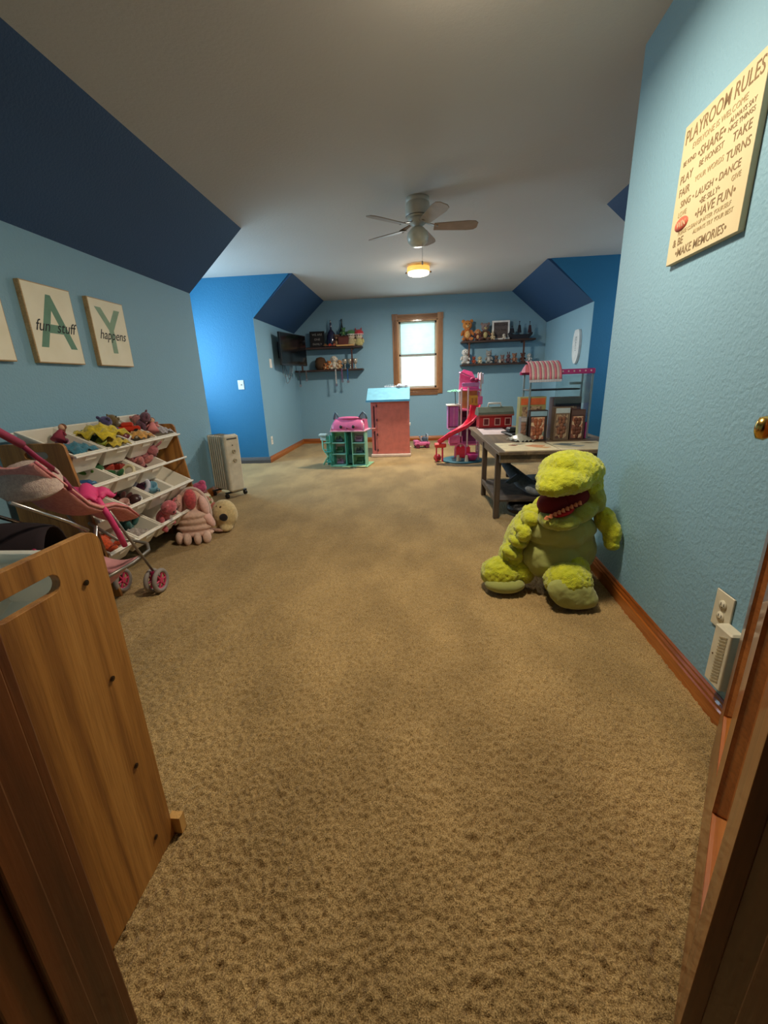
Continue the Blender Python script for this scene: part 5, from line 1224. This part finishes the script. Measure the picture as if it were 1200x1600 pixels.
def red_barn():
    t = thing('toy_barn', 'red toy barn with white carrying handle at the back of the table', 'toy barn', (.865, 4.74, TZ+.001), R(2))
    RD = mat('barn_red', (184, 30, 38), .4); GR = mat('barn_roof_grey_green', (104, 116, 100), .5); hw = .175
    obj('walls', G().bb(-hw, hw, -.07, .10, 0, .155), RD, t, bevel=.003)
    obj('roof', G().prism([(-.10, .14), (-.085, .175), (-.02, .225), (.05, .225), (.115, .175), (.13, .14)], -hw-.015, hw+.015, 'x'), GR, t, bevel=.002)
    obj('eave_trim', G().bb(-hw-.012, hw+.012, -.098, -.085, .135, .15), mat('barn_orange_red', (206, 74, 56), .5), t)
    for x in (-.10, .02, .13):
        f = obj('window_frame', G().bb(x-.032, x+.032, -.076, -.068, .035, .043).bb(x-.032, x+.032, -.076, -.068, .105, .113).bb(x-.032, x-.024, -.076, -.068, .043, .105).bb(x+.024, x+.032, -.076, -.068, .043, .105), mat('barn_pale_trim', (222, 170, 160), .5), t)
        obj('window_hole', G().bb(x-.024, x+.024, -.072, -.069, .043, .105), mat('barn_dark', (110, 20, 26), .5), f)
    obj('carry_handle', G().tube([(-.07, .015, .225), (-.065, .015, .262), (.065, .015, .262), (.07, .015, .225)], .010, 8), WHITE, t)
    obj('skirt', G().bb(-hw-.006, hw+.006, -.078, .104, 0, .016), MATS['barn_dark'], t)
red_barn()
def shop_stand():
    t = thing('toy_shop_stand', 'clear toy shop stand with pink striped awning and pink top rail', 'toy stand', (1.20, 3.80, TZ+.001), 0)
    PKr = mat('magenta_rail', (196, 70, 140), .4); CL = mat('clear_acrylic', (216, 230, 230), .06, trans=.92, ior=1.12); z0 = 0
    x0, x1 = -.23, .27; 
    for x, y in ((x0, -.06), (x1, -.06), (x0, .16), (x1, .16)): obj('post', G().rbox((x, y, .275), (.016, .016, .55), .003), mat('clear_grey_post', (170, 190, 196), .25, trans=.5, ior=1.15), t)
    obj('top_rail', G().rbox((.13, -.07, .555), (.30, .022, .042), .005), PKr, t); obj('top_rail', G().rbox((.0, .165, .555), (.54, .016, .03), .005), PKr, t); obj('top_rail', G().rbox((.272, .05, .555), (.02, .24, .042), .005), PKr, t)
    obj('rail_dot', sum_g([(.02+.045*k, -.083, .558) for k in range(6)], .007), mat('rail_dot_white', (240, 220, 230), .4), t)
    obj('clear_panel', G().bb(-.02, .265, -.058, -.055, .30, .53), CL, t); obj('clear_panel', G().bb(x1-.001, x1+.002, -.055, .155, .02, .53), CL, t)
    obj('counter', G().rbox((-.03, .04, .415), (.42, .2, .012), .003), mat('counter_black', (22, 26, 30), .4), t, label='thin black counter')
    # awning: curved striped sheet, stripe by stripe
    for k in range(13):
        V = []; n = 9; a0 = x0-.03+k*.020; a1 = a0+.020
        for i in range(n):
            u = i/(n-1); an = R(90*u)
            y = .02-.15*math.sin(an); z = .50+.145*math.cos(an)
            for x in (a0, a1): V.append((x+(0 if u < .9 else 0), y, z+(.0)))
        obj('awning_stripe', G().shell(V, n, 2, .004), mat('awning_pink', (240, 140, 160), .7) if k % 2 == 0 else mat('awning_white', (238, 222, 216), .7), t)
    obj('awning_valance', sum_s([(x0-.03+.010+k*.020, -.131, .492) for k in range(13)]), mat('valance_white', (220, 222, 236), .7), t)
    obj('awning_side', G().prism([(.02, .615), (-.05, .60), (-.11, .545), (-.13, .49), (.02, .52)], x0+.231, x0+.234, 'x'), mat('awning_side_rose', (206, 90, 116), .6), t)
    obj('awning_back', G().prism([(.02, .625), (.10, .60), (.16, .57), (.16, .56), (.02, .56)], x0-.03, x0+.23, 'x'), MATS['awning_pink'], t)
    obj('pink_foot', G().rbox((.262, -.05, .07), (.03, .03, .14), .006), PKr, t)
    obj('scale_dish', G().lathe([(0, 0), (.05, 0), (.06, .02), (.055, .02), (.04, .006), (0, .006)], (.18, .05, .45), 20), mat('pale_teal_dish', (150, 190, 190), .3), t)
def sum_g(P, r):
    g = G()
    for p in P: g.ell(p, (r, r*.4, r), n=8, m=5)
    return g
def sum_s(P):
    g = G()
    for p in P: g.rbox(p, (.019, .004, .026), .004)
    return g
shop_stand()
PRINTS = patches('doll_box_print', [(186, 120, 92), (220, 166, 132), (150, 96, 80), (230, 200, 166), (136, 146, 130), (204, 146, 116)], 30, .5)
PRINT2 = patches('grey_box_print', [(150, 120, 100), (180, 150, 120), (110, 80, 70), (196, 170, 136), (130, 110, 96)], 38, .5)
def toy_box(label, loc, w, d, h, shell, prm, top, rz=0, group=None, figs=(170, 96, 62)):
    t = thing('toy_box', label, 'toy box', loc, rz, group)
    obj('carton', G().bb(-w/2, w/2, 0, d, 0, h), shell, t, bevel=.002)
    obj('window', G().bb(-w*.40, w*.34, -.002, .001, h*.06, h*.78), prm, t)
    obj('header', G().bb(-w*.46, w*.46, -.0025, .001, h*.82, h*.97), top, t)
    g = G()
    for i, (x, z) in enumerate(((-.15, .60), (.10, .60), (-.02, .40), (-.2, .28), (.15, .30), (0, .16))):
        g.ell((x*w, -.004, z*h+.018), (.017, .010, .018), n=10, m=7).ell((x*w, -.004, z*h-.008), (.014, .008, .020), n=10, m=7)
    obj('doll_row', g, flat(figs, .6), t, label='small brown dolls seen in the box window')
    return t
toy_box('toy box with pale blue header and rows of brown dolls, front left of the stand', (1.035, 3.66, TZ+.001), .145, .10, .255, mat('box_dark', (60, 46, 44), .5), PRINTS, flat((150, 186, 206), .5), R(-1), 'doll boxes at the toy shop stand')
toy_box('brown toy box right of the pale blue one under the clear panel', (1.235, 3.675, TZ+.001), .125, .085, .275, mat('box_taupe', (136, 114, 92), .5), PRINT2, flat((206, 220, 222), .5), R(2), 'doll boxes at the toy shop stand', (150, 100, 76))
toy_box('toy box with dark sides at the right end of the stand', (1.37, 3.695, TZ+.001), .115, .08, .25, mat('box_maroon', (96, 66, 58), .5), PRINTS, flat((110, 84, 76), .5), R(-3), 'doll boxes at the toy shop stand', (120, 70, 52))
toy_box('narrow grey toy box at the left end of the stand', (.925, 3.70, TZ+.001), .05, .10, .20, mat('box_grey', (150, 144, 140), .4), PRINT2, flat((190, 186, 190), .5), 0, 'doll boxes at the toy shop stand', (150, 110, 90))
toy_box('wide box with an orange label lying behind the doll boxes', (1.01, 3.77, TZ+.001), .22, .10, .36, mat('box_olive', (176, 168, 110), .5), PRINT2, flat((228, 112, 62), .5), 0, 'doll boxes at the toy shop stand')
toy_box('tall dim box behind the right doll boxes', (1.30, 3.79, TZ+.001), .24, .10, .35, mat('box_plum', (96, 84, 92), .5), PRINT2, flat((70, 92, 104), .5), 0, 'doll boxes at the toy shop stand')

# things below the table
t = thing('plush_shark', 'blue-grey plush shark leaning on the shelf under the table', 'plush toy', (.86, 3.42, .15), R(10))
P = [(-.13, .10, .26), (-.07, .04, .19), (.0, -.02, .11), (.07, -.07, .06), (.13, -.10, .05)]
g = G().tube([Vector(p) for p in P], [.02, .045, .060, .055, .03], 14); g.ell(P[-1], .04); g.ell(P[0], .022)
o = obj('body', g, plushm((70, 86, 100)), t); remesh(o, .008, 3)
obj('tail_fin', G().prism([(0, 0), (-.06, .09), (-.02, .07), (.05, .05)], -.012, .012, 'y', Matrix.Translation((-.125, .10, .25))), plushm((62, 78, 92)), t)
obj('side_fin', G().prism([(0, 0), (-.09, -.03), (-.12, -.01), (-.03, .05)], -.010, .010, 'y', Matrix.Translation((-.03, -.05, .13))), plushm((62, 78, 92)), t)
obj('belly', G().ell((.06, -.10, .045), (.07, .03, .03), (0, R(25), 0)), plushm((150, 158, 166)), t)
t = thing('black_bag', 'black soft bag lying on the carpet under the table', 'bag', (.92, 3.34, 0), R(12))
o = obj('bag_body', G().ell((0, 0, .055), (.19, .13, .06)).ell((-.10, .02, .07), (.08, .09, .05)), mat('black_nylon', (16, 16, 18), .5, bump=(30, .01)), t); remesh(o, .010, 4)
obj('bag_strap', G().tube([(-.12, -.1, .05), (-.04, -.14, .10), (.06, -.14, .10), (.12, -.1, .05)], .009, 8), MATS['black_nylon'], t)
t = thing('toy_drum', 'low grey and black toy drum on the lower table shelf', 'toy drum', (1.05, 3.62, .146))
obj('drum_body', G().lathe([(0, 0), (.12, 0), (.12, .09), (0, .09)], n=28), BLACK, t); obj('drum_skin', G().lathe([(0, .09), (.115, .09), (.115, .095), (0, .095)], n=28), mat('grey_skin', (120, 124, 126), .5), t)

# ------------------------------------------------------------------ big plush dinosaur
def dinosaur():
    t = thing('plush_dinosaur', 'large yellow-green plush dinosaur with open red mouth slumped against the right wall', 'plush toy', (.72, 2.10, 0), 0)
    ox, oy = .72, 2.10
    def E(g, x, y, z, r, rot=None): return g.ell((x-ox, y-oy, z), r, rot, 24, 16)
    YG = mat('yellow_green_fleece', (204, 206, 30), .95, noise=(38, (162, 170, 24), .9), bump=(190, .006), sheen=.4)
    OL = mat('olive_velour', (164, 168, 92), .9, noise=(5, (150, 154, 82), .8), bump=(60, .002), sheen=.3)
    fluff = [(.028, .014), (.010, .011)]
    # body: olive belly forward, fleece back and sides
    g = G(); E(g, .745, 2.14, .27, (.175, .14, .22)); E(g, .705, 2.055, .185, (.170, .125, .125)); E(g, .725, 2.05, .335, (.175, .12, .105)); E(g, .80, 2.08, .22, (.12, .12, .16)); E(g, .76, 2.13, .40, (.14, .12, .10))
    o = obj('belly', g, OL, t, label='smooth olive belly'); remesh(o, .008, 3, [(.07, .022)])
    g = G(); E(g, .545, 2.14, .27, (.055, .12, .145), (0, R(22), 0)); E(g, .76, 2.215, .27, (.17, .10, .23)); E(g, .60, 2.10, .40, (.055, .08, .045)); E(g, .50, 2.08, .18, (.065, .08, .07), (0, R(30), 0))
    for k in range(3): E(g, .535-.026*k, 2.02, .335-.06*k, (.050, .05, .026), (0, R(30), 0))
    o = obj('back_fleece', g, YG, t, label='ridged yellow-green fleece back and side'); remesh(o, .007, 1, [(.03, .016), (.012, .009)])
    # head: cranium with brow and snout; jaw
    g = G(); E(g, .755, 2.06, .630, (.150, .15, .096)); E(g, .70, 1.99, .602, (.125, .13, .068)); E(g, .815, 2.08, .66, (.055, .08, .055)); E(g, .84, 2.09, .56, (.072, .12, .115)); E(g, .640, 1.945, .578, (.078, .08, .045)); E(g, .72, 2.03, .668, (.09, .10, .06))
    head = obj('head', g, YG, t); remesh(head, .007, 1, fluff)
    g = G(); E(g, .775, 2.03, .432, (.115, .12, .056), (0, R(-24), 0)); E(g, .70, 1.97, .405, (.088, .100, .040), (0, R(-10), 0)); E(g, .862, 2.07, .50, (.062, .11, .095), (0, R(-20), 0)); E(g, .635, 1.965, .410, (.045, .080, .036))
    jaw = obj('jaw', g, mat('olive_fleece', (170, 174, 60), .95, noise=(38, (140, 146, 52), .9), bump=(190, .005), sheen=.3), head, label='olive fleece lower jaw'); remesh(jaw, .007, 1, [(.02, .010)])
    g = G(); E(g, .735, 2.035, .502, (.112, .10, .066), (0, R(-18), 0)); E(g, .672, 2.005, .482, (.082, .080, .062), (0, R(-10), 0))
    obj('mouth', g, mat('dark_red_felt', (104, 8, 10), .95), head, label='dark red open mouth')
    g = G(); E(g, .69, 1.955, .455, (.060, .055, .020), (0, R(-18), 0)); obj('tongue', g, mat('red_felt', (188, 22, 22), .85), head, label='brighter red tongue')
    g = G()
    for k in range(9):
        u = k/8; g.cyl((.605+.155*u-ox, 1.895+.0+.030*u-oy, .437+.062*u), (.606+.155*u-ox, 1.892+.030*u-oy, .452+.062*u), .012, .005, n=6)
    obj('tooth', g, mat('coral_felt', (214, 128, 84), .9), jaw, label='row of soft coral-edged teeth', kind=None)
    # arms
    for (nm, parts) in (('arm', [(.93, 2.02, .385, (.050, .06, .07), (0, R(-20), 0)), (.955, 1.99, .325, (.042, .05, .068), None), (.955, 1.98, .275, (.034, .045, .030), None)]), ('arm', [(.575, 2.04, .39, (.05, .06, .04), (0, R(20), 0)), (.535, 2.0, .325, (.036, .045, .045), (0, R(20), 0))])):
        g = G()
        for p in parts: E(g, p[0], p[1], p[2], p[3], p[4])
        o = obj(nm, g, YG, t); remesh(o, .006, 1, [(.02, .010)])
    # legs with olive soles
    g = G(); E(g, .445, 2.05, .088, (.108, .10, .085)); E(g, .54, 2.08, .10, (.09, .10, .085)); l = obj('leg', g, YG, t); remesh(l, .007, 1, fluff)
    g = G(); E(g, .455, 2.00, .050, (.105, .075, .045)); o = obj('sole', g, OL, l, label='olive sole'); remesh(o, .007, 3)
    g = G(); E(g, .735, 1.90, .115, (.115, .10, .092)); E(g, .78, 1.99, .13, (.085, .10, .095)); l = obj('leg', g, YG, t); remesh(l, .007, 1, fluff)
    g = G(); E(g, .735, 1.835, .085, (.120, .045, .078), (R(-18), R(14), 0)); E(g, .79, 1.84, .05, (.07, .05, .048)); o = obj('sole', g, OL, l, label='olive sole facing the camera'); remesh(o, .007, 3, [(.05, .012)])
    g = G(); E(g, .88, 2.27, .12, (.085, .13, .10), (0, 0, R(10))); E(g, .90, 2.36, .07, (.05, .08, .05)); o = obj('tail', g, YG, t); remesh(o, .008, 1, [(.02, .01)])
dinosaur()
